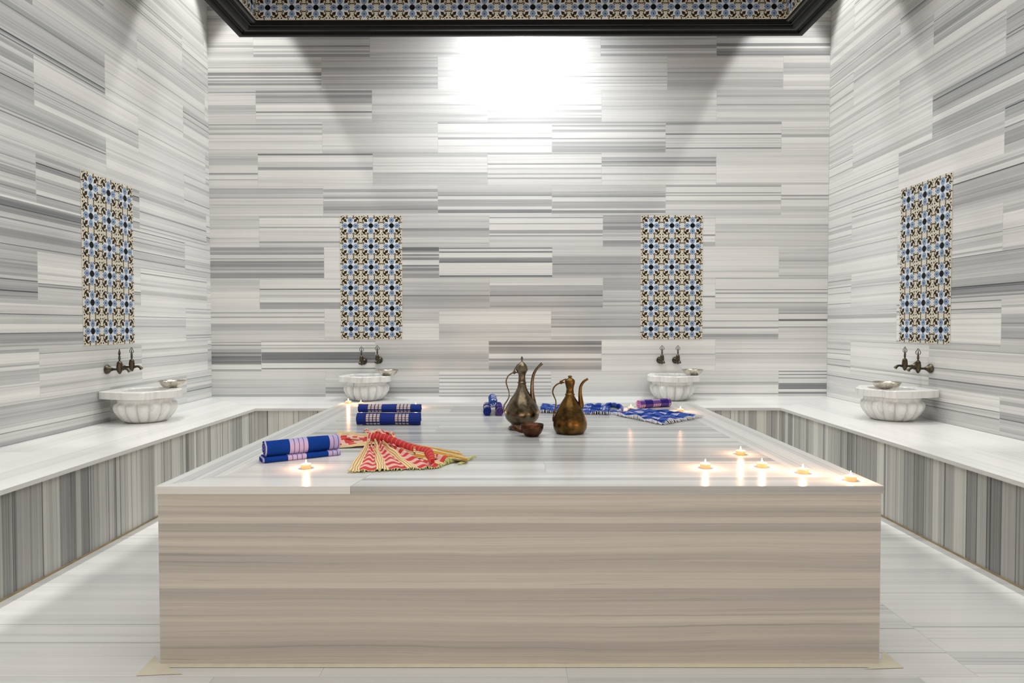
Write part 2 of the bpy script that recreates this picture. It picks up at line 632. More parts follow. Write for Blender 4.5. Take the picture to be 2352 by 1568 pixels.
# back wall tile by tile: rows from the bottom up; each tile "x_end: y,tone y,tone ..." read downwards from the row's top
BACK = {
    'A': ["582:59,2 95,3 103,5 108,2 118,4 126,3", "850:59,3 90,1.5 103,5 107,3 112,1 115,4 120,2 123,5", "1116:59,1 100,1.5 120,2",
          "1380:59,1 110,1.5", "1646:59,2 92,1.2 104,4.6 112,1 114,3 118,1 123,4.6", "1990:59,4 88,2 100,7 107,2 110,1 112,5 118,6 122,6.5 128,3"],
    'B': ["739:130,2 137,3 150,1.5 152,4 156,1.5 165,7 173,1 176,5 180,1 183,6 186,4 190,6.5 195,2 201,3", "1006:130,3 153,4.5 158,3.2 171,1 174,3.2 190,4 195,3 203,1.5",
          "1268:130,1 150,1.5 190,1", "1533:130,1.5 143,3 146,.8 165,3 167,1 175,5 177,1 190,3 193,1", "1799:130,3 133,1.8 145,2.5 166,5 169,3.3 185,4 200,3.2",
          "1990:130,2 145,4 155,3.5 172,1.5 185,2.5 200,1.5"],
    'C': ["588:207,1.8 209,5 212,1.5 240,4.5 250,3.3 262,2.5", "855:207,5.5 212,3 218,6 225,4 232,5.5 236,3 240,1 255,7.5 258,1.5 263,3 266,1 272,3",
          "1120:207,1.5 215,2.5 222,1.2 239,4 242,2.3 262,4 270,2.8", "1382:207,1 240,4 243,1 252,4 259,1 263,3 267,.8 270,4",
          "1646:207,2 214,1 222,2 243,3.8 246,2", "1990:207,4.2 216,3 218,4.5 224,3 240,5.5 243,2.6 258,1.5 270,2.5"],
    'D': ["741:280,2 284,5.5 287,2 292,4 297,1.5 303,4.2 309,1 322,2 330,1 341,3 346,1.8", "1006:280,2.6 294,3.4 307,1 309,1.4 335,1.2 341,2.5 348,3.5",
          "1268:280,5 284,1 302,3 308,1 315,5 320,1 333,1.8 336,1 350,4", "1529:280,5 284,2 287,5.5 291,3 294,2 298,5.5 304,.8 317,6 320,1.5 325,4 332,3.5 337,4.8 350,3",
          "1795:280,4.5 287,2 307,8 310,1.5 317,4 320,1.5 328,3 331,1.5 339,6 343,2.6", "1990:280,1.5 297,3 303,2 309,4.5 316,.8 330,1.8 334,1 345,2"],
    'E': ["593:352,2.6 362,3.6 378,1 396,6.5 400,.8 410,4.5 413,1", "857:352,7.5 356,1.2 371,3 383,6 390,.8 405,1.8 415,.8",
          "1120:352,3.5 361,1 395,3.3 410,2.8", "1382:352,5 355,1 362,2 365,1 375,5.5 378,.7 385,2 390,1 398,4.5 401,1.5 407,5 411,1.4",
          "1645:352,2.4 361,5 367,3 370,6 376,3.5 379,5.5 383,1.2 398,4.8 402,1.4 413,3 416,1.4", "1990:352,1.8 380,.6 400,.8 420,3.5"],
    'F': ["743:425,1.2 431,4 445,3 452,4.5 455,1.8 468,3.5 472,1.8 490,1.2", "1006:425,2 433,5 441,2 446,3 451,5.5 456,1.2 461,4.6 475,6 482,4.5 490,2",
          "1268:425,2.8 440,4 447,6.5 450,1 458,5 470,4 474,1 478,1.5 481,6.8 489,1.5", "1529:425,2.8 440,3.5 449,6.5 453,1.5 463,5 478,3 480,1.2 483,6.5 490,2",
          "1794:425,4.5 430,1.2 442,5 445,1 448,5 451,1 460,3.6 470,1.5 481,3.5", "1990:425,.7 449,6 452,1 457,4 460,1 475,2.5 485,1.5"],
    'G': ["596:495,2.5 526,.8 545,1.2", "853:495,4 500,1 520,6 523,1 528,2 535,1 553,5 557,2.8", "1124:495,2.8 524,6.5 529,4.5 545,2 556,3",
          "1385:495,1 498,5 501,.8 512,4 515,1 528,5.5 536,2 540,6 543,1.8 550,2.8", "1542:495,4.5 510,6 514,4.5 520,6.8 528,4 535,2.5 538,4 545,1.5 552,6.5 560,5",
          "1643:495,2 503,1 539,7 542,1 556,4", "1990:495,2 502,1 515,2.8 532,4 535,2.2"],
    'H': ["745:567,5.5 574,4 578,6 584,1.5 592,5 595,2 598,6 612,3.5 616,5 620,3 625,5.5 634,6.5", "853:567,1 582,1.2 630,1", "1009:567,8.5 577,5 580,2 583,7 587,3 591,6.8 597,1 608,8.5 611,5 616,6.5 622,4.5 628,6.5",
          "1269:567,4 569,9 571,2 574,1.5 577,8.5 580,1 591,6.5 600,9 603,1 632,9.5 635,5", "1530:567,2.6 578,3.5 580,2.5 588,4.8 605,8 608,4.6 625,5.5 630,4.5",
          "1789:567,.8 605,1.3", "1990:567,2 590,2.8 598,5 601,2.6 618,1.5 625,2.4"],
    'I': ["597:638,2.8 655,2 670,.8 690,1.2", "853:638,2.5 642,1 662,7.5 665,1.5 675,2.5 683,1 693,5.2", "1125:638,3 646,3.6 665,4.5 677,7.5 680,5 700,4.6",
          "1385:638,2.6 650,1 655,4.5 668,5 677,8.5 680,4 693,5 702,6.5 705,4.5", "1542:638,4.8 667,3.2 690,5 694,3 700,5 704,3.2", "1643:638,3 642,1 680,8 683,1 700,1.2",
          "1990:638,4 641,1 665,6.8 667,1 672,5 676,1 683,2.8 686,1.2 694,5.5 697,3 704,4"],
    'J': ["746:709,1 716,4.5 719,1.2 726,5 729,1 742,5 750,3.8 758,2.4 770,2", "853:709,1 730,1.6", "1009:709,3 735,2.4 742,1.1", "1266:709,3 715,1.4 722,2.5 725,1.5 743,3.5 765,3.2",
          "1528:709,3.5 715,4.5 718,3.5 732,5 749,7.5 752,3.5 768,2 771,4.4", "1788:709,1.5 720,3.5 723,1 736,5 739,1 751,6 755,1 762,2 767,6 774,4.5",
          "1990:709,5 716,3 718,5.5 722,1 733,8 738,1 750,5.5 753,2.4 765,1.8"],
    'K': ["601:780,2 785,6 787,1 790,6 793,3 800,5 808,8 812,6 816,8.5 826,7.5 836,1 847,5.5", "863:780,3 783,5.5 785,1 791,4.5 793,1.5 797,4 801,2 808,8.6 826,7 829,8 833,1 844,6.5 847,2",
          "1123:780,3 795,3.6 812,4.4 825,3.4 840,3", "1382:780,3 783,8 792,4 796,7.5 806,6.5 812,2 823,7 828,3 832,5 840,6 848,4",
          "1643:780,.8 812,3.4 815,1.4 840,1", "1990:780,3 785,1.5 810,5 813,2.8 825,2 834,.9"],
    'L': ["748:852,2 870,2.8 890,3 905,4.5", "1009:852,2 868,1.5 872,2.5 888,6 893,4 897,6.5 903,2", "1266:852,1 860,5 863,1 867,5 870,1 876,5.5 879,1 885,4 888,1.5 892,5 895,1 900,4 903,1 907,5",
          "1528:852,1.6 880,2.4", "1788:852,1.6 865,2 877,4 882,3 885,1 892,.8 903,5.5 906,1.2", "1990:852,6 855,1 859,6.5 862,1.5 867,5.5 870,1 874,2 880,7.5 894,1 900,7 905,2"],
}
bq = QB()
PBack = lambda u, v: (u, YB, v)
order = 'LKJIHGFEDCBA'
for r in range(len(ROWZ) - 1):
    z0, z1 = ROWZ[r], ROWZ[r + 1]
    if r < 12:
        xs = XL
        for spec in BACK[order[r]]:
            xe, body = spec.split(':')
            x1 = min(XR, hit_y(float(xe), ROWPY[r], YB).x)
            toks = [t.split(',') for t in body.split()]
            bl = []
            for k, (yy, t) in enumerate(toks):
                yb = float(toks[k + 1][0]) if k + 1 < len(toks) else ROWPY[r]
                bl.append((hit_y(1181, yb, YB).z, float(t) / 10 * 0.95))
            bl.sort()
            bl[0] = (z0, bl[0][1])
            sd = rng.random()
            bq.banded(PBack, xs, x1 - 0.0025, z0 + 0.0012, z1, bl, sd, 0.22)
            bq.rect(PBack, x1 - 0.0025, x1, z0, z1, (sd, 0.33, 0.1))
            bq.rect(PBack, xs, x1 - 0.0025, z0, z0 + 0.0012, (sd, 0.38, 0.1))
            xs = x1
    else:
        xs = XL
        k = r % 2
        edges = [XL + 0.45 + 0.5 * k + 1.11 * j for j in range(5)] + [XR]
        for x1 in edges:
            x1 = min(x1, XR)
            bd = rand_bands(rng, z0, z1, 0.22, 0.16, 0.01, 0.05)
            bq.banded(PBack, xs, x1, z0, z1, bd, rng.random(), 0.3)
            xs = x1
tag(bq.build('wall_back', M_WALL), kind='structure')


def side_wall(name, X, sets, flip, seed, tones):
    rg = random.Random(seed)
    q = QB()
    if flip:
        P = lambda u, v: (X, u, v)
    else:
        P = lambda u, v: (X, u, v)
    zz = [0.0] + ROWZ
    for r in range(len(zz) - 1):
        z0, z1 = zz[r], zz[r + 1]
        j0 = sets[r % 2]
        e = sorted(set([YF, YB] + [j0 + 1.11 * k for k in range(-7, 4) if YF < j0 + 1.11 * k < YB - 0.03]))
        for a, b in zip(e[:-1], e[1:]):
            # tones by row and distance, guided by the stone in the photo
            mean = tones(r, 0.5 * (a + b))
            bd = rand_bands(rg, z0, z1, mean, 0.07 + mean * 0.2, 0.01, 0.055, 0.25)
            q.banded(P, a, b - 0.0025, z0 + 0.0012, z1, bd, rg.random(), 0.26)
            q.rect(P, b - 0.0025, b, z0, z1, (0.5, 0.3, 0.1))
            q.rect(P, a, b - 0.0025, z0, z0 + 0.0012, (0.5, 0.38, 0.1))
    return tag(q.build(name, M_WALL), kind='structure')


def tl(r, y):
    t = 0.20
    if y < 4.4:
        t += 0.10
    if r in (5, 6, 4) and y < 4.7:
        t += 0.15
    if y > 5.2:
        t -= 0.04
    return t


def tr(r, y):
    t = 0.18
    if y < 4.4:
        t += 0.12
    if r in (7, 8) and y < 4.6:
        t += 0.15
    if y > 5.0:
        t -= 0.05
    return t


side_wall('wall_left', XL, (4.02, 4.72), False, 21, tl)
side_wall('wall_right', XR, (4.77, 4.07), True, 33, tr)
wf = QB()
wf.poly([(XR, YF, 0), (XL, YF, 0), (XL, YF, ZC), (XR, YF, ZC)], [(0, 0), (6, 0), (6, 4.4), (0, 4.4)], (0.3, 0.25, 0.4))
tag(wf.build('wall_front', M_WALL), kind='structure')

# cream grout strip and mitred corner wedges round the foot of the platform
t1 = QB()
a, b_ = hit_z(357, 1531, 0.0), hit_z(2028, 1524, 0.0)
for poly in ([(PX0 - 0.004, PY0 - 0.018, 0.002), (PX1 + 0.004, PY0 - 0.018, 0.002), (PX1 + 0.004, PY0 + 0.012, 0.002), (PX0 - 0.004, PY0 + 0.012, 0.002)],
             [tuple(hit_z(312, 1551, 0.002)), tuple(hit_z(420, 1547, 0.002)), (PX0 - 0.002, PY0 + 0.012, 0.0022), tuple(hit_z(356, 1504, 0.002))],
             [tuple(hit_z(1985, 1536, 0.002)), tuple(hit_z(2076, 1533, 0.002)), tuple(hit_z(2030, 1494, 0.002)), (PX1 + 0.002, PY0 + 0.012, 0.0022)]):
    t1.poly(poly, [(0, 0)] * 4, (0, 0, 0))
tag(t1.build('trim_1', M_CREAM), kind='structure')
# brown-cream joint where the bench fronts meet the floor
t2 = QB()
g = 0.006
for lo, hi in (((BXL - 0.02, YF, 0.0), (BXL - 0.02 + g, BY + 0.02, 0.010)), ((BXR + 0.02 - g, YF, 0.0), (BXR + 0.02, BY + 0.02, 0.010)),
               ((BXL - 0.014, BY + 0.02 - g, 0.0), (BXR + 0.014, BY + 0.02, 0.010))):
    t2.box(lo, hi, (0, 0, 0))
tag(t2.build('trim_2', plain('stained_joint', (0.42, 0.34, 0.20), 0.8, var=0.3, bscale=12)), kind='structure')


# ------------------------------------------------------------------ benches
TH = 0.021
OV = 0.018


def bench_top_poly(q, poly, tone, con, seed, axis):
    zt, zb = BZ, BZ - TH
    a, b = (0, 1) if axis == 0 else (1, 0)
    q.poly([(p[0], p[1], zt) for p in poly], [(p[a], p[b]) for p in poly], (seed, tone, con))
    n = len(poly)
    for i in range(n):
        p, r = poly[i], poly[(i + 1) % n]
        q.poly([(p[0], p[1], zb), (r[0], r[1], zb), (r[0], r[1], zt), (p[0], p[1], zt)],
               [(p[a], p[b]), (r[a], r[b]), (r[a], r[b] + TH), (p[a], p[b] + TH)], (seed, tone + 0.06, con))
    q.poly([(p[0], p[1], zb) for p in poly[::-1]], [(p[a], p[b]) for p in poly[::-1]], (seed, tone, con))


def bench(label, kind_):
    root = empty('marble_bench', ((XL + BXL) / 2 if kind_ == 'L' else (XR + BXR) / 2 if kind_ == 'R' else 0.05,
                                  2.5 if kind_ != 'B' else 5.9, 0))
    ox, oy = root.location.x, root.location.y
    tag(root, label, 'bench', 'marble wall benches')
    top = QB()
    fr = QB()
    rg = random.Random({'L': 5, 'R': 8, 'B': 9}[kind_])
    if kind_ in 'LR':
        xw, xf, s = (XL + 0.004, BXL, 1) if kind_ == 'L' else (XR - 0.004, BXR, -1)
        cuts = [YF, -0.4, 0.9, 2.2, 3.55, 4.5, BY]
        for a, c in zip(cuts[:-1], cuts[1:]):
            last = c == BY
            ye = YB if last else c
            nb = 6
            w = (xf - xw) / nb
            sd = rg.random()
            # bands across the slab
            for k in range(nb):
                x0, x1 = xw + w * k, xw + w * (k + 1)
                y1a = c if not last else (YB + (BY - YB) * (k / nb))
                y1b = c if not last else (YB + (BY - YB) * ((k + 1) / nb))
                poly = [(x0, a), (x1, a), (x1, y1b), (x0, y1a)]
                if s < 0:
                    poly = poly[::-1]
                tone = max(0.01, rg.gauss(0.045, 0.035))
                zt = BZ
                top.poly([(p[0] - ox, p[1] - oy, zt) for p in poly], [(p[1], p[0]) for p in poly], (sd, tone, 0.14))
        # lip and underside
        y0, y1 = YF, BY
        top.poly([(xf - ox, y0 - oy, BZ - TH), (xf - ox, y1 - oy, BZ - TH), (xf - ox, y1 - oy, BZ), (xf - ox, y0 - oy, BZ)][::s],
                 [(y0, 0), (y1, 0), (y1, TH), (y0, TH)][::s], (0.4, 0.12, 0.15))
        top.poly([(xf - ox, y0 - oy, BZ - TH), (xw - ox, y0 - oy, BZ - TH), (xw - ox, y1 - oy, BZ - TH), (xf - ox, y1 - oy, BZ - TH)],
                 [(0, 0)] * 4, (0.4, 0.3, 0.1))
        xb = xf - s * (OV)
        P = lambda u, v: (xb - ox, v - oy, u)
        bd = [(v, max(0.05, t + (0.10 if v < 3.4 else -0.08))) for v, t in rand_bands(rg, YF, BY + OV, 0.45, 0.18, 0.012, 0.10, 0.35)]
        fr.banded(P, 0.0, BZ - TH, YF, BY + OV, bd, rg.random(), 0.30)
        fr.poly([(xw - ox, YF - oy, 0), (xb - ox, YF - oy, 0), (xb - ox, YF - oy, BZ - TH), (xw - ox, YF - oy, BZ - TH)], [(0, 0)] * 4, (0.4, 0.3, 0.2))
    else:
        nb = 5
        w = (YB - BY) / nb
        for k in range(nb):
            y0, y1 = BY + w * k, BY + w * (k + 1)
            fa, fb = k / nb, (k + 1) / nb
            poly = [(BXL + (XL - BXL) * fa, y0), (BXR + (XR - BXR) * fa, y0), (BXR + (XR - BXR) * fb, y1), (BXL + (XL - BXL) * fb, y1)]
            top.poly([(p[0] - ox, p[1] - oy, BZ) for p in poly], [(p[0], p[1]) for p in poly], (0.77, (0.03, 0.10, 0.05, 0.08, 0.03)[k], 0.15))
        top.poly([(BXL - ox, BY - oy, BZ - TH), (BXR - ox, BY - oy, BZ - TH), (BXR - ox, BY - oy, BZ), (BXL - ox, BY - oy, BZ)],
                 [(BXL, 0), (BXR, 0), (BXR, TH), (BXL, TH)], (0.2, 0.08, 0.15))
        top.poly([(BXL - ox, BY - oy, BZ - TH), (XL - ox, YB - oy, BZ - TH), (XR - ox, YB - oy, BZ - TH), (BXR - ox, BY - oy, BZ - TH)],
                 [(0, 0)] * 4, (0.4, 0.3, 0.1))
        yb = BY + OV
        P = lambda u, v: (v - ox, yb - oy, u)
        bd = rand_bands(rg, BXL - OV, BXR + OV, 0.26, 0.16, 0.015, 0.09, 0.35)
        fr.banded(P, 0.0, BZ - TH, BXL - OV, BXR + OV, bd, 0.31, 0.25)
    top.build('seat_slab', M_TOP, root)
    fr.build('front_panel', M_BENCH, root)
    return root


bench('long marble wall bench along the left wall, vertically striped front', 'L')
bench('marble wall bench running along the back wall behind the platform', 'B')
bench('long marble wall bench along the right wall, vertically striped front', 'R')

# ------------------------------------------------------------------ central platform
plat = empty('marble_platform', ((PX0 + PX1) / 2, (PY0 + PY1) / 2, 0))
tag(plat, 'large rectangular marble massage platform in the middle of the room', 'platform')
ox, oy = plat.location.x, plat.location.y
SL = 0.026
o2 = 0.006
body = QB()
rg = random.Random(4)
bx0, bx1, by0, by1 = PX0 + o2, PX1 - o2, PY0 + o2, PY1 - o2
P = lambda u, v: (u - ox, by0 - oy, v)
bd = []
v = 0.0
while v < PZ - SL:
    bd.append((v, min(0.6, max(0.15, rg.gauss(0.30, 0.06)))))
    v += rg.uniform(0.010, 0.045)
body.banded(P, bx0, bx1, 0.0, PZ - SL, bd, 0.62, 0.20)
for (pa, pb) in (((bx1, by0), (bx1, by1)), ((bx1, by1), (bx0, by1)), ((bx0, by1), (bx0, by0))):
    L = math.hypot(pb[0] - pa[0], pb[1] - pa[1])
    Pf = lambda u, v, pa=pa, pb=pb, L=L: (pa[0] + (pb[0] - pa[0]) * u / L - ox, pa[1] + (pb[1] - pa[1]) * u / L - oy, v)
    body.banded(Pf, 0.0, L, 0.0, PZ - SL, bd, rg.random(), 0.2)
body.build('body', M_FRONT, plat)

BW = 0.205                       # border width
zt, zb = PZ, PZ - SL


def slab(name, poly, bands_axis, tone, con, seed, edge_tone, nb=1, tones=None, off=0.0):
    """polygon slab with top bands perpendicular to axis split by tones"""
    q = QB()
    a, b = (0, 1) if bands_axis == 0 else (1, 0)
    if tones:
        # quad poly: edges 0-1 (outer) and 3-2 (inner), interpolate
        n = len(tones)
        for k, t in enumerate(tones):
            f0, f1 = k / n, (k + 1) / n
            A = [poly[0][i] + (poly[3][i] - poly[0][i]) * f0 for i in (0, 1)]
            B = [poly[1][i] + (poly[2][i] - poly[1][i]) * f0 for i in (0, 1)]
            C = [poly[1][i] + (poly[2][i] - poly[1][i]) * f1 for i in (0, 1)]
            D = [poly[0][i] + (poly[3][i] - poly[0][i]) * f1 for i in (0, 1)]
            pts = [A, B, C, D]
            q.poly([(p[0] - ox, p[1] - oy, zt) for p in pts], [(p[a], p[b]) for p in pts], (seed, t, con))
    else:
        q.poly([(p[0] - ox, p[1] - oy, zt) for p in poly], [(p[a], p[b]) for p in poly], (seed, tone, con))
    n = len(poly)
    for i in range(n):
        p, r = poly[i], poly[(i + 1) % n]
        q.poly([(p[0] - ox, p[1] - oy, zb), (r[0] - ox, r[1] - oy, zb), (r[0] - ox, r[1] - oy, zt), (p[0] - ox, p[1] - oy, zt)],
               [(p[a], p[b]), (r[a], r[b]), (r[a], r[b] + SL), (p[a], p[b] + SL)], (seed, edge_tone, con))
    q.poly([(p[0] - ox, p[1] - oy, zb) for p in poly[::-1]], [(0, 0)] * n, (seed, tone, con))
    return q.build(name, M_TOP, plat)


xj = hit_z(793, 1128, PZ).x
xj2 = xj + 0.035
slab('border_slab', [(PX0, PY0), (xj, PY0), (xj2, PY0 + BW), (PX0 + BW, PY0 + BW)], 0, 0.05, 0.12, 0.11, 0.03, tones=[0.02, 0.03, 0.06, 0.20, 0.12])
slab('border_slab', [(xj + 0.0015, PY0), (PX1, PY0), (PX1 - BW, PY0 + BW), (xj2 + 0.0015, PY0 + BW)], 0, 0.25, 0.34, 0.23, 0.42, tones=[0.26, 0.10, 0.28, 0.05, 0.20])
slab('border_slab', [(PX1, PY0 + 0.001), (PX1, PY1), (PX1 - BW, PY1 - BW), (PX1 - BW, PY0 + BW)], 1, 0.2, 0.22, 0.37, 0.2, tones=[0.14, 0.28, 0.10, 0.04, 0.22, 0.12])
slab('border_slab', [(PX0, PY1), (PX0, PY0 + 0.001), (PX0 + BW, PY0 + BW), (PX0 + BW, PY1 - BW)], 1, 0.2, 0.22, 0.51, 0.2, tones=[0.05, 0.20, 0.08, 0.24, 0.10, 0.18])
slab('border_slab', [(PX1, PY1), (PX0, PY1), (PX0 + BW, PY1 - BW), (PX1 - BW, PY1 - BW)], 0, 0.1, 0.2, 0.66, 0.1, tones=[0.08, 0.20, 0.10])
# inner field in rows of slabs
ix0, ix1, iy0, iy1 = PX0 + BW, PX1 - BW, PY0 + BW, PY1 - BW
cq_ = QB()
Pt = lambda u, v: (u - ox, v - oy, PZ)
rows = [iy0, iy0 + 0.20, iy0 + 0.55, iy0 + 0.93, iy0 + 1.35, iy0 + 1.7, iy1]
for r in range(len(rows) - 1):
    e = [ix0, ix0 + (0.62 if r % 2 else 1.15), ix1]
    for a, b in zip(e[:-1], e[1:]):
        bd = rand_bands(rg, rows[r], rows[r + 1], 0.30 if r > 0 else 0.2, 0.08, 0.02, 0.10, 0.2)
        cq_.banded(Pt, a, b - 0.0015, rows[r] + 0.0015, rows[r + 1], bd, rg.random(), 0.20)
        cq_.rect(Pt, b - 0.0015, b, rows[r], rows[r + 1], (0.5, 0.4, 0.1))
        cq_.rect(Pt, a, b - 0.0015, rows[r], rows[r] + 0.0015, (0.5, 0.4, 0.1))
cq_.poly([(ix0 - ox, iy0 - oy, zb), (ix0 - ox, iy1 - oy, zb), (ix1 - ox, iy1 - oy, zb), (ix1 - ox, iy0 - oy, zb)], [(0, 0)] * 4, (0.5, 0.3, 0.1))
cq_.build('top_slab', M_TOP, plat)


# ------------------------------------------------------------------ patterned tiles
def motif():
    """polygons of one tile in [-1,1]^2: list of (material index, layer, pts)"""
    out = []

    def rot(pts, k):
        for _ in range(k):
            pts = [(-y, x) for x, y in pts]
        return pts

    def petal(r0, r1, w, n=9, peak=0.42, pw=1.0):
        up, dn = [], []
        for i in range(n + 1):
            t = i / n
            x = r0 + (r1 - r0) * t
            y = w * (math.sin(PI * min(1, t / (2 * peak))) if t < peak else math.cos(PI / 2 * (t - peak) / (1 - peak)) ** pw)
            up.append((x, y))
            dn.append((x, -y))
        return dn + up[::-1][1:-1] if False else dn + up[-2:0:-1]

    def disc(cx, cy, r, n=12):
        return [(cx + r * math.cos(2 * PI * i / n), cy + r * math.sin(2 * PI * i / n)) for i in range(n)]

    def ribbon(path, w):
        q = []
        L = len(path)
        nr = []
        for i in range(L):
            a = path[max(0, i - 1)]
            b = path[min(L - 1, i + 1)]
            dx, dy = b[0] - a[0], b[1] - a[1]
            l = math.hypot(dx, dy) or 1
            nr.append((-dy / l, dx / l))
        for i in range(L - 1):
            p, r = path[i], path[i + 1]
            a, b = nr[i], nr[i + 1]
            q.append([(p[0] - a[0] * w, p[1] - a[1] * w), (r[0] - b[0] * w, r[1] - b[1] * w),
                      (r[0] + b[0] * w, r[1] + b[1] * w), (p[0] + a[0] * w, p[1] + a[1] * w)])
        return q

    def arc(cx, cy, r, a0, a1, n=9):
        return [(cx + r * math.cos(math.radians(a0 + (a1 - a0) * i / n)), cy + r * math.sin(math.radians(a0 + (a1 - a0) * i / n))) for i in range(n + 1)]

    for k in range(4):
        out.append((1, 0.8 + 0.08 * k, rot(petal(0.02, 0.99, 0.365, peak=0.47, pw=1.1), k)))
        out.append((1, 1.3, rot([(0.10, 0.10), (0.36, 0.20), (0.44, 0.34), (0.40, 0.40), (0.34, 0.44), (0.20, 0.36)], k)))
        out.append((2, 2, rot(petal(0.20, 0.87, 0.245, peak=0.47, pw=0.9), k)))
        out.append((3, 3, rot(petal(0.46, 0.63, 0.05), k)))
        # scrolls in the quadrant, mirrored across the diagonal
        for mir in (False, True):
            def mm(p, mir=mir):
                return (p[1], p[0]) if mir else p
            paths = [arc(0.72, 0.50, 0.12, 200, -10),
                     arc(0.735, 0.56, 0.10, -60, 120),
                     arc(0.92, 0.40, 0.095, 170, 330),
                     arc(0.80, 0.30, 0.085, 100, 290, 7),
                     [(0.62, 0.62), (0.70, 0.70), (0.76, 0.72), (0.80, 0.66)]]
            for ip, pth in enumerate(paths):
                for iq, qd in enumerate(ribbon([mm(p) for p in pth], 0.037)):
                    out.append((4, 1.6 + 0.06 * ip + 0.4 * mir + 0.02 * (iq % 2), rot(qd, k)))
            blob = [mm(p) for p in ((0.34, 0.34), (0.60, 0.40), (0.66, 0.50), (0.56, 0.56))]
            out.append((4, 2.5 + 0.1 * mir, rot(blob if not mir else blob[::-1], k)))
        sq = [(0.82, 0.82), (0.93, 0.82), (0.93, 0.93), (0.82, 0.93)]
        out.append((5, 2.7, rot(sq, k)))
        out.append((4, 2.7, rot(disc(0.945, 0.70, 0.045, 6), k)))
    out.append((5, 4, disc(0, 0, 0.235, 16)))
    return out


MOTIF = motif()
TMATS = [M_TC, M_TP, M_TB, M_TN, M_TW, M_TK]


def tile_field(vs, fs, mi, O, U, V, Nn, nu, nv, tw, thk):
    """O corner on the wall, U/V unit directions, N outward normal"""
    O, U, V, Nn = Vector(O), Vector(U), Vector(V), Vector(Nn)

    def quad(p, idx):
        b = len(vs)
        vs.extend(p)
        fs.append(list(range(b, b + len(p))))
        mi.append(idx)
    A, B, C, D = O, O + U * tw * nu, O + U * tw * nu + V * tw * nv, O + V * tw * nv
    T = Nn * thk
    quad([A + T, B + T, C + T, D + T], 0)
    for p, r in ((A, B), (B, C), (C, D), (D, A)):
        quad([p, r, r + T, p + T], 0)
    quad([D, C, B, A], 0)
    for i in range(nu):
        for j in range(nv):
            c = O + U * (tw * (i + 0.5)) + V * (tw * (j + 0.5)) + T
            for (mt, lay, pts) in MOTIF:
                quad([c + U * (x * tw * 0.495) + V * (y * tw * 0.495) + Nn * (0.00035 * lay) for x, y in pts], mt)


def tile_panel(O, U, V, Nn, label, tw=0.2):
    vs, fs, mi = [], [], []
    O = Vector(O)
    tile_field(vs, fs, mi, (0, 0, 0), U, V, Nn, 3, 6, tw, 0.002)
    o = mesh_obj('tile_panel', vs, fs, TMATS, midx=mi)
    o.location = O
    tag(o, label, 'tile panel', 'floral tile panels over the basins')
    return o


pbl, pbr = hit_y(783, 779, YB), hit_y(1471, 779, YB)
tile_panel((pbl.x, YB - 0.0008, pbl.z), (1, 0, 0), (0, 0, 1), (0, -1, 0), 'floral blue tile panel left of centre on the back wall')
tile_panel((pbr.x, YB - 0.0008, pbr.z), (1, 0, 0), (0, 0, 1), (0, -1, 0), 'floral blue tile panel right of centre on the back wall')
tile_panel((XL + 0.0008, 4.432, 1.036), (0, 1, 0), (0, 0, 1), (1, 0, 0), 'floral blue tile panel on the left side wall')
tile_panel((XR - 0.0008, 5.137, 1.036), (0, -1, 0), (0, 0, 1), (-1, 0, 0), 'floral blue tile panel on the right side wall')

# ------------------------------------------------------------------ ceiling surround
CX0, CX1, CY1, CZ = -2.3258, 2.4521, 5.578, 3.623
CY0 = 0.55
can = empty('ceiling_surround', ((CX0 + CX1) / 2, (CY0 + CY1) / 2, ZC))
tag(can, 'black moulded ceiling surround lined with floral blue tiles, hanging over the platform', 'ceiling surround')
ox3, oy3, oz3 = can.location
inner = 0.235
zin = hit_y(1181, 45, CY1 - inner).z
# profile: (inset from outer edge, z)
prof = [(0.0, ZC), (0.0, CZ + 0.035), (-0.004, CZ + 0.03), (-0.004, CZ + 0.008), (0.0, CZ), (0.030, CZ), (0.045, CZ + 0.004), (0.050, CZ + 0.014),
        (0.062, CZ + 0.020), (0.080, CZ + 0.012), (0.110, CZ + 0.010), (0.135, CZ + 0.016), (0.150, CZ + 0.030),
        (0.156, CZ + 0.022), (0.166, CZ + 0.022), (0.172, CZ + 0.032), (0.180, CZ + 0.034), (0.222, zin - 0.012), (0.232, zin - 0.008), (0.234, zin), (0.228, zin + 0.004), (0.228, ZC)]
mb = MB()
rings = []
for d, z in prof:
    rings.append([(CX0 + d - ox3, CY0 + d - oy3, z - oz3), (CX1 - d - ox3, CY0 + d - oy3, z - oz3), (CX1 - d - ox3, CY1 - d - oy3, z - oz3), (CX0 + d - ox3, CY1 - d - oy3, z - oz3)])
mb.grid(rings, closed_v=True)
mb.build('moulding', M_BLACK, can, smooth=False)
nrow = 3
W = (CX1 - CX0) - 2 * inner
tw = W / 22
D = (CY1 - CY0) - 2 * inner
nd = round(D / tw)
tz = zin - oz3
for (O, U, Nn, n, t) in (((CX0 + inner - ox3, CY1 - inner - oy3, tz), (1, 0, 0), (0, -1, 0), 22, tw),
                         ((CX0 + inner - ox3, CY0 + inner - oy3, tz), (0, 1, 0), (1, 0, 0), nd, D / nd),
                         ((CX1 - inner - ox3, CY1 - inner - oy3, tz), (0, -1, 0), (-1, 0, 0), nd, D / nd),
                         ((CX1 - inner - ox3, CY0 + inner - oy3, tz), (-1, 0, 0), (0, 1, 0), 22, tw)):
    vs, fs, mi = [], [], []
    tile_field(vs, fs, mi, O, U, (0, 0, 1), Nn, n, nrow, t, 0.004)
    mesh_obj('tile_band', vs, fs, TMATS, can, midx=mi)


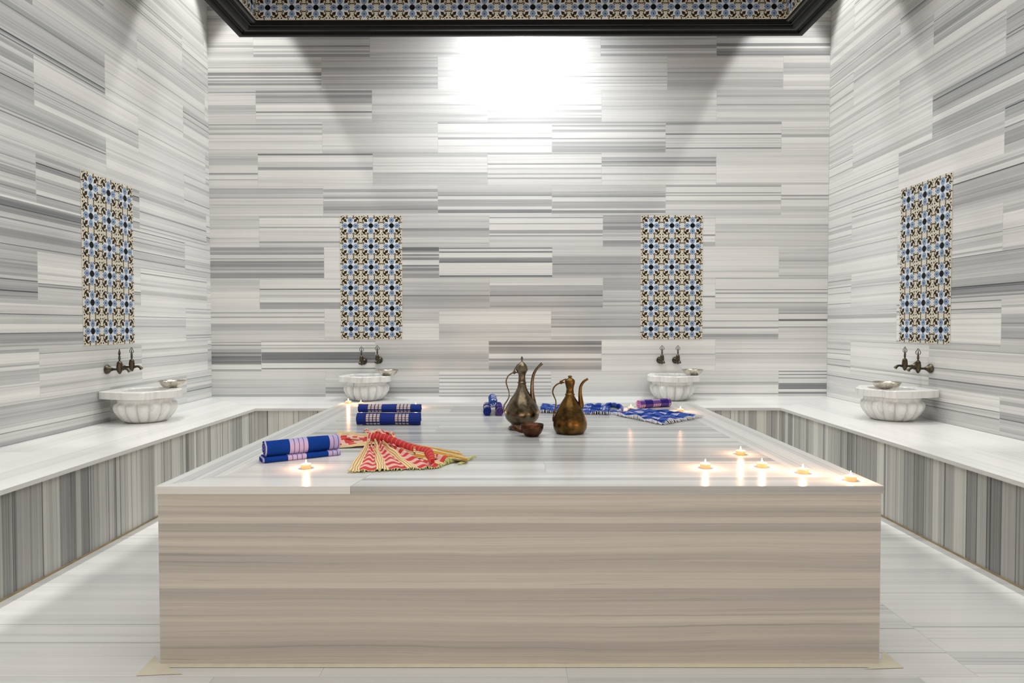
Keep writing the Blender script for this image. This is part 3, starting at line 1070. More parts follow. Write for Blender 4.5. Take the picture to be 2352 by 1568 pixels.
# ------------------------------------------------------------------ basins
def basin_meshes(ear):
    """local frame: wall at y = 0, basin stands out to -y; ear = +1 / -1 side of the shelf lug"""
    cy = -0.255
    H = 0.230
    RT = 0.052

    def inside_rim(x, y):
        """plan of the rim, y = distance out from the wall: two square side lobes and a round front lobe"""
        w, d, c = 0.140 + 0.096 * min(1.0, max(y, 0.0) / 0.26) ** 0.7, 0.41, 0.075
        if 0.004 <= y <= d and abs(x) <= w:
            ex_, ey_ = abs(x) - (w - c), y - (d - c)
            if not (ex_ > 0 and ey_ > 0 and ex_ * ex_ + ey_ * ey_ > c * c):
                return True
        return (x / 0.165) ** 2 + ((y - 0.32) / 0.185) ** 2 <= 1

    def outer(a):
        dx, dy = math.cos(a), math.sin(a)
        lo, hi = 0.1, 0.5
        for _ in range(22):
            md = (lo + hi) / 2
            if inside_rim(md * dx, -(cy + md * dy)):
                lo = md
            else:
                hi = md
        return lo
    n = 240
    rim = MB()
    ri = 0.163
    loops = []
    for (kind, z) in (('o', H - RT), ('o', H - 0.004), ('o2', H), ('i', H), ('i2', H - 0.006), ('i2', H - RT), ('i3', H - RT)):
        row = []
        for k in range(n):
            a = 2 * PI * k / n
            r = outer(a)
            if kind == 'o2':
                r -= 0.004
            if kind == 'i':
                r = ri
            if kind == 'i2':
                r = ri - 0.004
            if kind == 'i3':
                r = 0.172
            row.append((r * math.cos(a), cy + r * math.sin(a), z))
        loops.append(row)
    loops.append(loops[0])
    rim.grid([[loops[j][i] for j in range(len(loops))] for i in range(n)], closed_u=True,
             uvf=lambda i, j: (0.1 * j, loops[min(j, 7)][i % n][0] * 0.9))
    bowl = MB()
    lob = 15
    prof_o = [(0.12, 0.0), (0.150, 0.003), (0.178, 0.020), (0.205, 0.050), (0.229, 0.085), (0.235, 0.112), (0.230, 0.132), (0.211, 0.142),
              (0.206, 0.147), (0.205, 0.160), (0.207, H - RT)]
    prof_i = [(0.186, H - RT), (0.180, 0.16), (0.165, 0.12), (0.13, 0.075), (0.08, 0.055), (0.001, 0.05)]
    pts = []
    seg = 150
    prof_o = [(r * 0.90, z) for r, z in prof_o]
    prof_i = [(r * 0.90, z) for r, z in prof_i]
    for (r, z) in prof_o + prof_i:
        row = []
        inside = (r, z) in prof_i
        amp = 0.0 if (inside or z > 0.143) else 0.14 * min(1.0, max(0.0, (0.1435 - z) / 0.012)) ** 0.5 * min(1.0, 0.25 + z / 0.03)
        for k in range(seg):
            a = 2 * PI * k / seg
            g = abs(math.sin(lob * a / 2)) ** 0.55
            rr = r * (1 - amp * (1 - g))
            row.append((rr * math.cos(a), cy + rr * math.sin(a), z))
        pts.append(row)
    bowl.grid([[pts[j][i] for j in range(len(pts))] for i in range(seg)], closed_u=True,
              uvf=lambda i, j: (0.05 * j, pts[min(j, len(pts) - 1)][i % seg][0] * 0.9 + 0.3))
    bowl.cap(pts[0], True)
    return rim, bowl


def make_basin(loc, rz, ear, label, seed):
    root = empty('marble_basin', loc, rz)
    tag(root, label, 'basin', 'fluted marble wash basins on the bench')
    rim, bowl = basin_meshes(ear)
    bowl.build('bowl', M_BASIN, root, tc=(seed, 0.07, 0.30))
    rim.build('rim', M_BASIN, root, smooth=False, tc=(seed + 0.1, 0.07, 0.18))
    return root


# local +y is towards the wall: rotate so
BXA, BXB = hit_y(842, 912, YB - 0.26).x, hit_y(1544, 912, YB - 0.26).x
make_basin((BXA, YB - 0.004, BZ), 0, 1, 'fluted marble basin at the back wall left of centre, behind the tealights', 0.15)
make_basin((BXB, YB - 0.004, BZ), 0, 1, 'fluted marble basin at the back wall right of centre, behind the violet towel roll', 0.35)
make_basin((XL + 0.004, 4.72, BZ), PI / 2, 1, 'fluted marble basin on the left wall bench', 0.55)
make_basin((XR - 0.012, 4.77, BZ), -PI / 2, -1, 'fluted marble basin on the right wall bench', 0.75)


# ------------------------------------------------------------------ metal dishes
def make_dish(loc, label, tilt=(0, 0, 0)):
    root = empty('bath_dish', loc)
    root.rotation_euler = tilt
    tag(root, label, 'dish', 'tinned metal bath dishes on the basin rims')
    b = MB()
    pr = [(0.052, 0.0), (0.060, 0.002), (0.080, 0.022), (0.090, 0.040), (0.096, 0.047), (0.097, 0.050), (0.094, 0.050), (0.087, 0.040), (0.076, 0.023),
          (0.056, 0.006), (0.001, 0.005)]
    b.lathe(pr, seg=48, mod=lambda a, z: 1 + 0.004 * math.sin(9 * a))
    b.build('bowl', M_TIN, root)
    c = MB()
    c.lathe([(0.034, 0.0045), (0.034, 0.008), (0.020, 0.012), (0.001, 0.013)], seg=32)
    c.build('centre_boss', M_TIN, root)
    return root


RIMZ = BZ + 0.230
p = hit_z(890, 862, RIMZ)
make_dish((BXA + 0.205, YB - 0.27, RIMZ + 0.001), 'shallow metal dish on the rim of the back basin left of centre')
make_dish((BXB + 0.185, YB - 0.27, RIMZ + 0.001), 'shallow metal dish on the rim of the back basin right of centre')
pl = hit_z(396, 889, RIMZ)
make_dish((pl.x, pl.y, RIMZ + 0.001), 'shallow metal dish on the rim of the left wall basin')
pr_ = hit_z(2036, 893, RIMZ)
make_dish((pr_.x, pr_.y, RIMZ + 0.001), 'shallow metal dish on the rim of the right wall basin')


# ------------------------------------------------------------------ taps
def make_tap(loc, rz, hrot, label, group):
    """local: wall plane at y = 0, tap stands out along -y"""
    root = empty('bronze_tap', loc, rz)
    tag(root, label, 'tap', group)
    f = MB()
    f.lathe([(0.030, 0.0), (0.034, 0.004), (0.033, 0.010), (0.024, 0.022), (0.014, 0.034), (0.011, 0.046)], (0, 0, 0), (0, -1, 0), 24)
    f.build('flange', M_BRONZE, root)
    b = MB()
    b.tube([(0, -0.03, 0), (0, -0.125, 0)], 0.0085, 14)
    b.lathe([(0.004, -0.034), (0.010, -0.028), (0.014, -0.018), (0.018, -0.010), (0.019, 0.010), (0.020, 0.022), (0.017, 0.040), (0.018, 0.044),
             (0.015, 0.052), (0.008, 0.058), (0.006, 0.062)], (0, -0.095, 0), (0, 0, 1), 20)
    b.ball((0, -0.095, 0.0), 0.0205)
    b.build('body', M_BRONZE, root)
    s = MB()
    pth = smooth_path([(0, -0.11, 0.0), (0, -0.135, 0.004), (0, -0.155, -0.002), (0, -0.168, -0.016)], 5)
    s.tube(pth, lerp_list([0.009, 0.008, 0.010, 0.013], len(pth)), 14)
    s.build('spout', M_BRONZE, root)
    h = MB()
    h.lathe([(0.0055, 0.055), (0.0055, 0.070), (0.010, 0.076), (0.0055, 0.082), (0.009, 0.090), (0.0045, 0.097), (0.0045, 0.104)], (0, -0.095, 0), (0, 0, 1), 14)
    cr, sr = math.cos(hrot), math.sin(hrot)
    loop = []
    for (x, z) in [(0, 0.100), (0.012, 0.104), (0.0195, 0.114), (0.017, 0.124), (0.009, 0.134), (0.0, 0.146), (-0.009, 0.134), (-0.017, 0.124), (-0.0195, 0.114), (-0.012, 0.104)]:
        loop.append((x * cr, -0.095 + x * sr, z))
    lp = smooth_path(loop + [loop[0]], 4)[:-1]
    h.tube(lp, 0.0024, 8, closed=True)
    h.lathe([(0.002, 0.100), (0.0045, 0.112), (0.002, 0.122), (0.0035, 0.127), (0.001, 0.134)], (0, -0.095, 0), (0, 0, 1), 10)
    h.build('handle', M_BRONZE, root)
    return root


zt_b = z_of(829)
g1 = 'paired bronze taps over the basins'
xa = hit_y(834, 829, YB - 0.03).x
xb_ = hit_y(870, 826, YB - 0.03).x
make_tap((xa, YB - 0.002, zt_b), 0, 0.0, 'left bronze tap over the back basin left of centre', g1)
make_tap((xb_, YB - 0.002, zt_b + 0.012), 0, 0.5, 'right bronze tap over the back basin left of centre', g1)
xa = hit_y(1517, 827, YB - 0.03).x
xb_ = hit_y(1553, 827, YB - 0.03).x
make_tap((xa, YB - 0.002, zt_b + 0.008), 0, 0.0, 'left bronze tap over the back basin right of centre', g1)
make_tap((xb_, YB - 0.002, zt_b + 0.008), 0, 0.0, 'right bronze tap over the back basin right of centre', g1)
q1 = hit_x(244, 848, XL)
make_tap((XL + 0.002, q1.y, q1.z), PI / 2, 0.25, 'nearer bronze tap on the left wall', g1)
make_tap((XL + 0.002, q1.y + 0.15, q1.z + 0.008), PI / 2, 1.2, 'farther bronze tap on the left wall', g1)
q2 = hit_x(2139, 846, XR)
make_tap((XR - 0.002, q2.y, q2.z), -PI / 2, 0.35, 'nearer bronze tap on the right wall', g1)
make_tap((XR - 0.002, q2.y + 0.16, q2.z + 0.008), -PI / 2, 0.15, 'farther bronze tap on the right wall', g1)


# ------------------------------------------------------------------ ewers
def prof_from(zs, base, s):
    return [(max(0.0008, w * s), (base - y) * s) for y, w in zs]


def make_ewer(px, py, s, mat, body_p, lid_p, axis, basey, handle, spout, spr, label, hinge, strap):
    g = hit_z(px, py, PZ)
    root = empty('ewer', (g.x, g.y, PZ))
    tag(root, label, 'ewer')
    b = MB()
    b.lathe(prof_from(body_p, basey, s), seg=56, mod=lambda a, z: 1 + 0.006 * math.sin(5 * a + z * 60) + 0.004 * math.sin(11 * a - z * 90))
    b.build('body', mat, root)
    l = MB()
    l.lathe(prof_from(lid_p, basey, s), seg=40, mod=lambda a, z: 1 + 0.035 * math.sin(10 * a))
    l.build('lid', mat, root)
    C = lambda x, y, d=0.0: ((x - axis) * s, d, (basey - y) * s)
    h = MB()
    pth = smooth_path([C(*q) for q in handle], 6)
    h.tube(pth, lerp_list([0.0042, 0.0036, 0.0032, 0.0036, 0.0045], len(pth)), 10)
    h.ball(C(*hinge), 0.0085, sz=1.2)
    h.tube([C(*hinge), C(hinge[0] + 55, hinge[1] + 5)], 0.004, 8)
    h.tube(smooth_path([C(hinge[0] - 5, hinge[1] - 5), C(hinge[0] + 0.3 * strap[0], hinge[1] - 0.55 * strap[1]), C(hinge[0] + strap[0], hinge[1] - strap[1])], 4), 0.0034, 8)
    h.build('handle', mat, root)
    p_ = MB()
    pth = smooth_path([C(*q) for q in spout], 6)
    p_.tube(pth, lerp_list([r * s for r in spr], len(pth)), 16)
    p_.build('spout', mat, root)
    return root


make_ewer(1199, 985, 3.20e-4, M_BRASS,
          [(1385, 205), (1375, 228), (1350, 222), (1318, 178), (1290, 182), (1250, 232), (1200, 272), (1150, 288), (1110, 290), (1060, 283), (1000, 260), (940, 226),
           (880, 188), (820, 146), (760, 110), (700, 82), (650, 68), (625, 66), (622, 74), (606, 74), (602, 63), (560, 58), (500, 58), (465, 66), (430, 84), (408, 94), (400, 94)],
          [(412, 92), (400, 101), (388, 98), (376, 93), (345, 90), (310, 68), (285, 42), (268, 22), (255, 12), (243, 10), (228, 18), (208, 20), (192, 14), (182, 9), (172, 2)],
          870, 1385,
          [(742, 440), (690, 462), (635, 510), (608, 590), (622, 670), (652, 760), (655, 840), (625, 910), (575, 985), (565, 1060), (585, 1110)],
          [(1040, 1010), (1062, 960), (1052, 880), (1040, 780), (1038, 660), (1046, 560), (1070, 460), (1125, 370), (1205, 292)],
          [52, 48, 40, 34, 30, 26, 23, 20, 24], 'tall tarnished brass ewer with domed pierced lid, the larger of the two ewers', (742, 440), (62, 130))
make_ewer(1309, 994, 3.10e-4, M_COPPER,
          [(1425, 190), (1418, 225), (1390, 250), (1340, 272), (1280, 280), (1220, 276), (1150, 258), (1080, 230), (1010, 196), (950, 163), (900, 130), (850, 98), (812, 76),
           (800, 72), (796, 82), (780, 82), (774, 68), (720, 62), (680, 62), (640, 72), (600, 82), (575, 84)],
          [(580, 80), (568, 84), (555, 80), (540, 68), (525, 48), (512, 26), (506, 24), (500, 32), (486, 34), (476, 24), (470, 2)],
          1635, 1425,
          [(1490, 590), (1430, 615), (1375, 665), (1350, 740), (1368, 810), (1398, 880), (1402, 960), (1385, 1050), (1362, 1140), (1358, 1210), (1380, 1260)],
          [(1790, 1020), (1815, 960), (1812, 880), (1804, 790), (1806, 700), (1824, 630), (1868, 570), (1932, 528)],
          [56, 50, 40, 32, 27, 24, 21, 19], 'smaller dark copper ewer to the right of the brass ewer', (1490, 585), (80, 55))

g = hit_z(1222, 1001, PZ)
dip = empty('copper_dipper', (g.x, g.y, PZ))
tag(dip, 'small dark copper dipper bowl in front of the brass ewer', 'dipper')
d1 = MB()
d1.lathe([(0.028, 0.0), (0.034, 0.003), (0.047, 0.018), (0.056, 0.038), (0.0585, 0.058), (0.056, 0.060), (0.053, 0.040), (0.044, 0.020), (0.030, 0.007), (0.001, 0.006)], seg=40,
         mod=lambda a, z: 1 + 0.02 * math.sin(6 * a) * (z > 0.03))
d1.build('bowl', M_COPPERD, dip)
d2 = MB()
pth = smooth_path([(-0.045, -0.004, 0.020), (-0.062, 0.002, 0.026), (-0.080, 0.014, 0.036), (-0.092, 0.026, 0.045)], 5)
d2.tube(pth, lerp_list([0.006, 0.008, 0.013, 0.006], len(pth)), 12, flat=0.5)
d2.build('handle', M_COPPERD, dip)


# ------------------------------------------------------------------ towels
def roll_mesh(A, B, R, mat, name='rolled_towel', flat=1.0, turns=3.2, seed=0, flap=0.0, z0=PZ, parent=None, droop=0.0):
    """a sheet rolled into a spiral between A and B (ground points); returns vertices local to the middle of AB"""
    A, B = Vector(A), Vector(B)
    mid = (A + B) / 2
    ax = (B - A)
    L = ax.length
    ax.normalize()
    side = Vector((-ax.y, ax.x, 0))
    if side.y > 0:
        side = -side            # towards the camera
    up = Vector((0, 0, 1))
    rg = random.Random(seed)
    th = R * 0.22
    # centreline of the sheet, from core outward, ends on the outside near the bottom front
    n = 88
    a_end = -PI * 0.62
    line = []
    for i in range(n + 1):
        t = i / n
        a = a_end + 2 * PI * turns * (1 - t)
        r = R * (0.10 + 0.90 * t) - th * 0.5
        line.append((r * math.cos(a), r * math.sin(a)))
    if flap:
        # loose end folded flat under the roll
        line = line[::-1]
        line = [(flap * 0.9, -R + 0.004)] + line if False else line
        line = line[::-1]
    prof_out, prof_in = [], []
    for i, (x, y) in enumerate(line):
        p0 = line[max(0, i - 1)]
        p1 = line[min(len(line) - 1, i + 1)]
        dx, dy = p1[0] - p0[0], p1[1] - p0[1]
        l = math.hypot(dx, dy) or 1
        nx, ny = -dy / l, dx / l
        prof_out.append((x + nx * th / 2 * 0.82, y + ny * th / 2 * 0.82))
        prof_in.append((x - nx * th / 2 * 0.82, y - ny * th / 2 * 0.82))
    loop = prof_out + prof_in[::-1]
    arcl = [0]
    for i in range(1, len(loop)):
        arcl.append(arcl[-1] + math.hypot(loop[i][0] - loop[i - 1][0], loop[i][1] - loop[i - 1][1]))
    arcl.append(arcl[-1])
    m_ = MB()
    ns = 34
    rings = []
    for k in range(ns + 1):
        s = k / ns
        ring = []
        for j, (x, y) in enumerate(loop):
            rr = math.hypot(x, y) / R
            bulge = 1 + 0.035 * math.sin(s * 9 + seed) * rr + 0.03 * mnoise.noise(Vector((s * 6, x * 40, y * 40 + seed)))
            endshift = 0.10 * R * mnoise.noise(Vector((x * 60, y * 60, seed + (0 if s < 0.5 else 9))))
            pos = -L / 2 + L * s
            if k == 0 or k == ns:
                pos += endshift
            zz = (y * bulge + R) * flat
            sag = -droop * (1 - abs(2 * s - 1)) if droop else 0
            if zz < 0.001:
                zz = 0.001
            ring.append(ax * pos + side * (x * bulge) + up * (zz + sag))
        rings.append(ring)
    zmin = min(p.z for ring in rings for p in ring)
    zs_ = sorted(min(p.z for p in ring) for ring in rings)
    zsh = zs_[len(zs_) // 2]
    rings = [[Vector((p.x, p.y, max(0.0005, p.z - zsh))) for p in ring] for ring in rings]
    m_.grid(rings, closed_v=True, uvf=lambda i, j: (L * i / ns, arcl[min(j, len(arcl) - 1)]))
    # end faces as strips between inner and outer line
    half = len(prof_out)
    for ring, fl in ((rings[0], False), (rings[-1], True)):
        b = len(m_.v)
        m_.v += ring
        for j in range(half - 1):
            q = [b + j, b + j + 1, b + 2 * half - 2 - j, b + 2 * half - 1 - j]
            m_.f.append(q if not fl else q[::-1])
            m_.uv.append([(0.01, arcl[j])] * 4)
    o = m_.build(name, mat, parent)
    o.location = (mid.x, mid.y, z0)
    return o


def folded_mesh(A, B, w, h, mat, name, seed, parent=None, z0=PZ, off=0.0):
    """flat folded layers: a rounded stadium section swept from A to B"""
    A, B = Vector(A), Vector(B)
    mid = (A + B) / 2
    ax = B - A
    L = ax.length
    ax.normalize()
    side = Vector((-ax.y, ax.x, 0))
    if side.y > 0:
        side = -side
    m_ = MB()
    sec = []
    r = h / 2
    for k in range(9):
        a = -PI / 2 + PI * k / 8
        sec.append((w / 2 - r + r * math.cos(a), r + r * math.sin(a)))
    for k in range(9):
        a = PI / 2 + PI * k / 8
        sec.append((-w / 2 + r + r * math.cos(a), r + r * math.sin(a)))
    ns = 30
    rings = []
    per = [0]
    for j in range(1, len(sec) + 1):
        per.append(per[-1] + math.hypot(sec[j % len(sec)][0] - sec[j - 1][0], sec[j % len(sec)][1] - sec[j - 1][1]))
    for k in range(ns + 1):
        s = k / ns
        e = min(1.0, min(s, 1 - s) / 0.05 + 0.75)
        ring = []
        for (x, z) in sec:
            wob = 0.003 * mnoise.noise(Vector((s * 9, x * 30, seed)))
            ring.append(ax * (-L / 2 + L * s) + side * (off + x * e + wob) + Vector((0, 0, max(0.0008, z * e + wob * 0.5))))
        rings.append(ring)
    m_.grid(rings, closed_v=True, uvf=lambda i, j: (L * i / ns, per[min(j, len(sec))]))
    m_.cap(rings[0])
    m_.cap(rings[-1], True)
    o = m_.build(name, mat, parent)
    o.location = (mid.x, mid.y, z0)
    return o


# front left royal blue towel: roll on its folded tail
A, B = hit_z(606, 1060, PZ), hit_z(776, 1041, PZ)
mid = (A + B) / 2
tw1 = empty('rolled_towel', (mid.x, mid.y, PZ))
tag(tw1, 'royal blue rolled towel with lavender bands at the front left of the platform', 'towel', 'rolled checked towels')
LA, LB = A - mid, B - mid
LA.z = LB.z = 0
r1 = roll_mesh(LA, LB, 0.036, M_BLUE1, 'roll', seed=3, parent=tw1, z0=0.020)
f1 = folded_mesh(LA - Vector((0.012, 0, 0)), LB + Vector((0.002, 0, 0)), 0.095, 0.022, M_BLUE1, 'folded_tail', 5, parent=tw1, z0=0.0)

# navy and cream pair lying on one another
A, B = hit_z(821, 975, PZ), hit_z(966, 975, PZ)
o = roll_mesh(A, B, 0.038, M_BLUE2, 'rolled_towel', flat=0.98, seed=12)
tag(o, 'navy and cream checked rolled towel, lower of the pair left of centre', 'towel', 'rolled checked towels')
A2, B2 = A + Vector((0.006, 0.018, 0)), B + Vector((0.0, 0.018, 0))
o = roll_mesh(A2, B2, 0.033, M_BLUE2, 'rolled_towel', flat=0.80, seed=8, z0=PZ + 0.066)
tag(o, 'navy and cream checked rolled towel, upper of the pair left of centre', 'towel', 'rolled checked towels')

# pyramid of three rolls, seen end on, left of the brass ewer
yn = hit_z(1135, 955, PZ).y
for (px, dz, R, lab, sd, mt) in ((1120, 0.0, 0.029, 'blue and white rolled towel, lower left of the three stacked behind the brass ewer', 21, M_BLUE2),
                                 (1149, 0.0, 0.029, 'dark checked rolled towel, lower right of the three stacked behind the brass ewer', 22, M_BLUE3),
                                 (1134, 0.046, 0.032, 'blue and white rolled towel on top of the three stacked behind the brass ewer', 23, M_BLUE4)):
    a = hit_z(px, 955, PZ)
    A = Vector((a.x, yn, 0))
    B = Vector((a.x - 0.015, yn + 0.30, 0))
    o = roll_mesh(A, B, R, mt, seed=sd, z0=PZ + dz)
    tag(o, lab, 'towel', 'rolled checked towels')

# violet roll at the back right
A, B = hit_z(1466, 938, PZ), hit_z(1536, 933, PZ)
o = roll_mesh(A, B, 0.031, M_BLUE3, seed=31)
tag(o, 'violet and pink checked rolled towel before the right-hand back basin', 'towel', 'rolled checked towels')


def patch(m_, quad, nu, nv, hfun, uo=(0, 0), z0=0.0, fringe=None, uscale=None):
    """a crumpled sheet over the ground quad (4 ground points a,b,c,d), s along a->b, t along a->d"""
    a, b, c, d = [Vector(q) for q in quad]
    W = ((b - a).length + (c - d).length) / 2
    H = ((d - a).length + (c - b).length) / 2
    pts = []
    for i in range(nu + 1):
        s = i / nu
        row = []
        for j in range(nv + 1):
            t = j / nv
            p = (a * (1 - s) + b * s) * (1 - t) + (d * (1 - s) + c * s) * t
            e = min(s, 1 - s, 1.0)
            p = Vector((p.x, p.y, 0))
            jag = Vector((mnoise.noise(Vector((s * 7, t * 7, 1.3))), mnoise.noise(Vector((s * 7, t * 7, 8.3))), 0)) * 0.007
            p += jag
            p.z = z0 + max(0.0015, hfun(s, t))
            row.append(p)
        pts.append(row)
    m_.grid(pts, uvf=lambda i, j: (uo[0] + W * i / nu, uo[1] + H * j / nv))
    # underside, so that the cloth has thickness
    m_.grid([[p - Vector((0, 0, 0.0012)) for p in row] for row in pts[::-1]], uvf=lambda i, j: (uo[0] + W * i / nu, uo[1] + H * j / nv))
    return pts


def fringe_along(fb, edge, outd, rg, ln=0.018, step=2):
    """tassels along the points of an edge"""
    for k in range(0, len(edge) - 1, 1):
        for q in range(step):
            f = (q + rg.random()) / step
            p = edge[k] * (1 - f) + edge[k + 1] * f
            d = Vector((outd[0] + rg.uniform(-0.5, 0.5), outd[1] + rg.uniform(-0.5, 0.5), 0)).normalized() * ln * rg.uniform(0.6, 1.3)
            e = p + d
            e.z = 0.002 + rg.random() * 0.004
            mid_ = (p + e) / 2
            mid_.z = max(p.z, 0.004) * 0.6 + 0.003
            fb.tube([p, mid_, e], [0.0012, 0.0022, 0.0012], 5)


# red knotted cloth
c0 = hit_z(862, 1022, PZ)
red = empty('knotted_cloth', (c0.x, c0.y, PZ))
tag(red, 'red and yellow checked cotton cloth loosely knotted, spread beside the blue towel', 'cloth')


def G(px, py):
    v = hit_z(px, py, PZ) - c0
    v.z = 0
    return v


rg = random.Random(77)
m_ = MB()
fb = MB()
nzv = lambda s, t, k: mnoise.noise(Vector((s * k, t * k, k * 1.7)))
# front fan: s = across, t = from knot to the fringed hem
pts = patch(m_, [G(846, 1022), G(884, 1020), G(1000, 1076), G(800, 1086)], 60, 26,
            lambda s, t: 0.004 + (0.012 + 0.014 * (1 - t)) * (0.5 + 0.5 * math.sin(s * 34 + 2 * t)) * (1 - 0.45 * t) + 0.004 * nzv(s, t, 6), (0, 0))
# widen bands: restate u by position along the hem
fringe_along(fb, [row[-1] for row in pts], (0, -1), rg, 0.012, 1)
# right wing
pts = patch(m_, [G(872, 1020), G(905, 1018), G(1062, 1052), G(1000, 1076)][::1], 40, 34,
            lambda s, t: 0.004 + 0.016 * (0.5 + 0.5 * math.sin(s * 22 + 5 * t)) * (1 - 0.3 * t) + 0.014 * math.exp(-((s - 0.5) ** 2) / 0.03) + 0.004 * nzv(s, t, 5), (0.05, 0.1))
fringe_along(fb, [row[-1] for row in pts], (0.7, -0.7), rg, 0.012, 2)
# left wing running back behind the blue towel
pts = patch(m_, [G(850, 1010), G(862, 1026), G(700, 1034), G(660, 1018)], 26, 50,
            lambda s, t: 0.004 + 0.012 * (0.5 + 0.5 * math.sin(s * 15 + 4 * t)) + 0.005 * nzv(s, t, 7), (0.02, 0.3))
fringe_along(fb, [row[-1] for row in pts], (-1, 0.1), rg, 0.014, 2)
# upper left lobe
pts = patch(m_, [G(858, 1008), G(852, 1018), G(765, 1012), G(775, 996)], 20, 26,
            lambda s, t: 0.004 + 0.020 * (0.5 + 0.5 * math.sin(s * 11 + 2)) * (1 - 0.4 * t) + 0.004 * nzv(s, t, 6), (0.0, 0.6))
# small tuft behind
pts = patch(m_, [G(850, 1016), G(880, 1014), G(908, 1000), G(836, 992)], 30, 14,
            lambda s, t: 0.006 + 0.020 * (0.5 + 0.5 * math.sin(s * 19)) * (1 - 0.3 * t), (0.3, 0.2))
fringe_along(fb, [row[-1] for row in pts], (0, 1), rg, 0.010, 2)
m_.build('cloth', M_RED, red)
# twisted rope of cloth from the knot to the right
rp = MB()
path = [G(856, 1018), G(885, 1022), G(920, 1033), G(955, 1045), G(985, 1056), G(992, 1070)]
for i, (v, h_) in enumerate(zip(path, (0.030, 0.032, 0.028, 0.026, 0.026, 0.016))):
    v.z = h_
sp_ = smooth_path(path, 8)
rad = lerp_list([0.020, 0.019, 0.016, 0.017, 0.022, 0.013], len(sp_))
rp.tube(sp_, rad, 18, flat=0.75)
for v in rp.v:
    v += Vector((0, 0, 0.0035 * mnoise.noise(v * 90)))
rp.build('twisted_fold', M_REDP, red)
# knot: overlapping folds
kn = MB()
for (pp, r) in (([G(846, 1024), G(852, 1008), G(872, 1004), G(884, 1014), G(880, 1024)], 0.014),
                ([G(868, 1008), G(884, 1004), G(900, 1008), G(904, 1016), G(892, 1022)], 0.010)):
    for v, h_ in zip(pp, (0.013, 0.021, 0.024, 0.021, 0.013)):
        v.z = h_
    s2_ = smooth_path(pp, 6)
    kn.tube(s2_, lerp_list([r * 0.6, r * 1.15, r * 1.3, r * 1.15, r * 0.6], len(s2_)), 18, flat=0.8)
for i in range(len(kn.uv)):
    kn.uv[i] = [(a * 0.3, b * 0.1) for a, b in kn.uv[i]]
kn.build('knot', M_RED, red)
# bundle of yellow striped folds reaching right with tassels
bn = MB()
patch(bn, [G(935, 1030), G(958, 1058), G(1076, 1066), G(1056, 1046)], 44, 26,
      lambda s, t: 0.010 + 0.018 * (1 - 0.5 * t) * (0.5 + 0.5 * math.sin(s * 24 + 2 * t)) + 0.012 * math.sin(PI * s) * (1 - t), (0, 0))
bn.build('striped_folds', M_OCHRE, red)
ln_ = [G(1050 + 4 * k, 1068 - 2.2 * k) for k in range(9)]
for v in ln_:
    v.z = 0.006
fringe_along(fb, ln_, (1, -0.2), rg, 0.020, 4)
fb.build('fringe', M_FRINGEY, red)

# blue and white cloth at the back right
c1 = hit_z(1440, 955, PZ)
blu = empty('cotton_cloth', (c1.x, c1.y, PZ))
tag(blu, 'crumpled blue and white checked cloth spread at the back right of the platform', 'cloth')


def G2(px, py):
    v = hit_z(px, py, PZ) - c1
    v.z = 0
    return v


m_ = MB()
fb = MB()
pts = patch(m_, [G2(1398, 950), G2(1520, 976), G2(1612, 958), G2(1478, 945)], 60, 34,
            lambda s, t: 0.003 + 0.012 * abs(math.sin(s * 9 + 3 * math.sin(4 * t))) + 0.012 * abs(nzv(s, t, 6)) + 0.008 * abs(math.sin(7 * t + 3 * s)), (0, 0))
fringe_along(fb, [row[0] for row in pts], (-0.3, -1), rg, 0.009, 2)
fringe_along(fb, pts[-1], (1, 0), rg, 0.018, 2)
pts = patch(m_, [G2(1400, 953), G2(1240, 948), G2(1246, 934), G2(1402, 936)], 60, 16,
            lambda s, t: 0.004 + 0.016 * abs(math.sin(t * 6 + 7 * s + 1)) + 0.022 * abs(nzv(s, t, 9)), (0.2, 0.1))
fringe_along(fb, [row[0] for row in pts], (0, -1), rg, 0.008, 1)
fringe_along(fb, pts[-1], (-1, 0), rg, 0.018, 2)
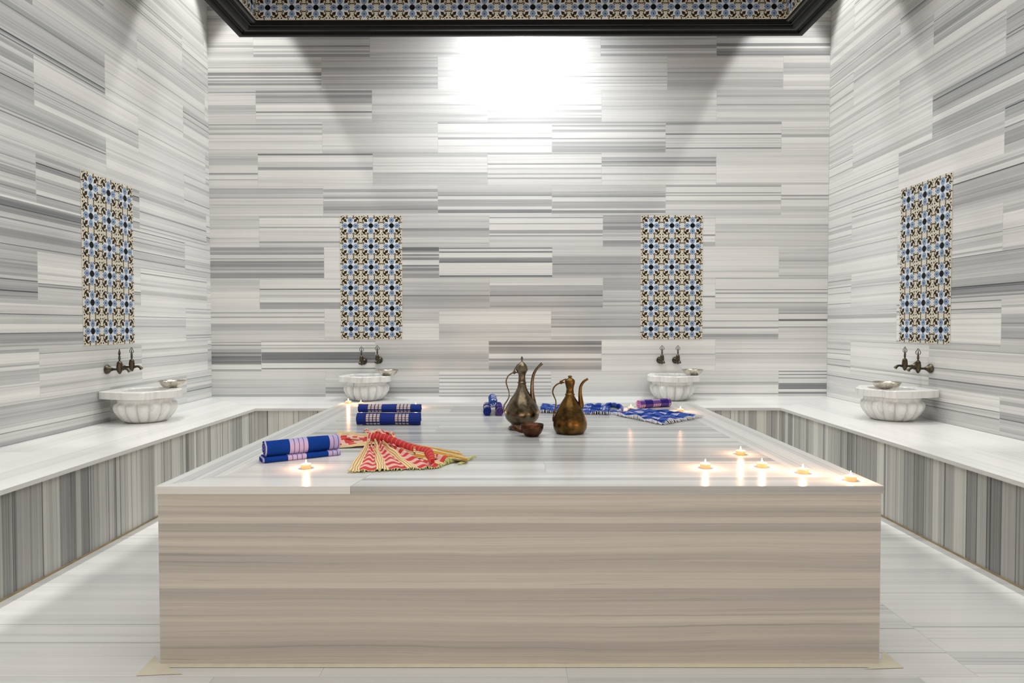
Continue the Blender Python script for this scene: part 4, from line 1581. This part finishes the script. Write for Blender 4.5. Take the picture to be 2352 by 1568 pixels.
# loose knot where the strip meets the spread part
kn = MB()
pp = [G2(1385, 952), G2(1392, 938), G2(1410, 936), G2(1428, 942), G2(1418, 952)]
for v, h_ in zip(pp, (0.012, 0.016, 0.018, 0.016, 0.012)):
    v.z = h_
kn.tube(smooth_path(pp, 6), lerp_list([0.010, 0.016, 0.019, 0.016, 0.010], 25), 18, flat=0.8)
for v in kn.v:
    v += Vector((0, 0, 0.004 * mnoise.noise(v * 80)))
    v.z = max(v.z, 0.001)
for i in range(len(kn.uv)):
    kn.uv[i] = [(a * 0.25, b * 0.09) for a, b in kn.uv[i]]
m_.build('cloth', M_BLUE4, blu)
kn.build('knot', M_BLUE4, blu)
fb.build('fringe', M_FRINGEW, blu)


# ------------------------------------------------------------------ tealights
def make_tealight(px, py, z, label, power=0.55):
    g = hit_z(px, py, z)
    root = empty('tealight', (g.x, g.y, z))
    tag(root, label, 'candle', 'burning tealights on the marble')
    c = MB()
    c.lathe([(0.0175, 0.0), (0.019, 0.001), (0.0195, 0.016), (0.020, 0.0165), (0.0188, 0.0165), (0.0183, 0.003), (0.001, 0.003)], seg=28)
    c.build('cup', M_CUP, root)
    w = MB()
    w.lathe([(0.0180, 0.004), (0.0180, 0.0125), (0.012, 0.0118), (0.001, 0.0120)], seg=24)
    w.build('wax', M_WAX, root)
    k = MB()
    k.tube([(0, 0, 0.0115), (0.0005, 0, 0.018)], 0.0007, 6)
    k.build('wick', M_WICK, root)
    f = MB()
    f.lathe([(0.0005, 0.0150), (0.0026, 0.0178), (0.0034, 0.0210), (0.0026, 0.0260), (0.0012, 0.0310), (0.0002, 0.0350)], seg=14)
    f.build('flame', M_FLAME, root)
    d = bpy.data.lights.new('tealight_glow', 'POINT')
    d.energy = power
    d.color = (1.0, 0.50, 0.26)
    d.shadow_soft_size = 0.006
    lo = bpy.data.objects.new('tealight_glow', d)
    COL.objects.link(lo)
    lo.parent = root
    lo.location = (0, 0, 0.042)
    return root


for (px, py, lab) in ((703, 1075, 'tealight burning in front of the royal blue towel roll'),
                      (800, 926, 'left one of the two tealights before the left-hand back basin'),
                      (829, 930, 'right one of the two tealights before the left-hand back basin'),
                      (955, 936, 'tealight behind the right end of the navy and cream towel pair'),
                      (1449, 940, 'tealight at the left end of the violet towel roll'),
                      (1563, 945, 'tealight right of the violet towel roll'),
                      (1620, 1074, 'leftmost of the five tealights at the front right of the platform'),
                      (1701, 1043, 'tealight farthest back among the five at the front right of the platform'),
                      (1750, 1072, 'middle tealight of the five at the front right of the platform'),
                      (1844, 1086, 'second tealight from the right among the five at the front right'),
                      (1954, 1103, 'rightmost tealight, close to the front right corner of the platform')):
    make_tealight(px, py, PZ, lab)
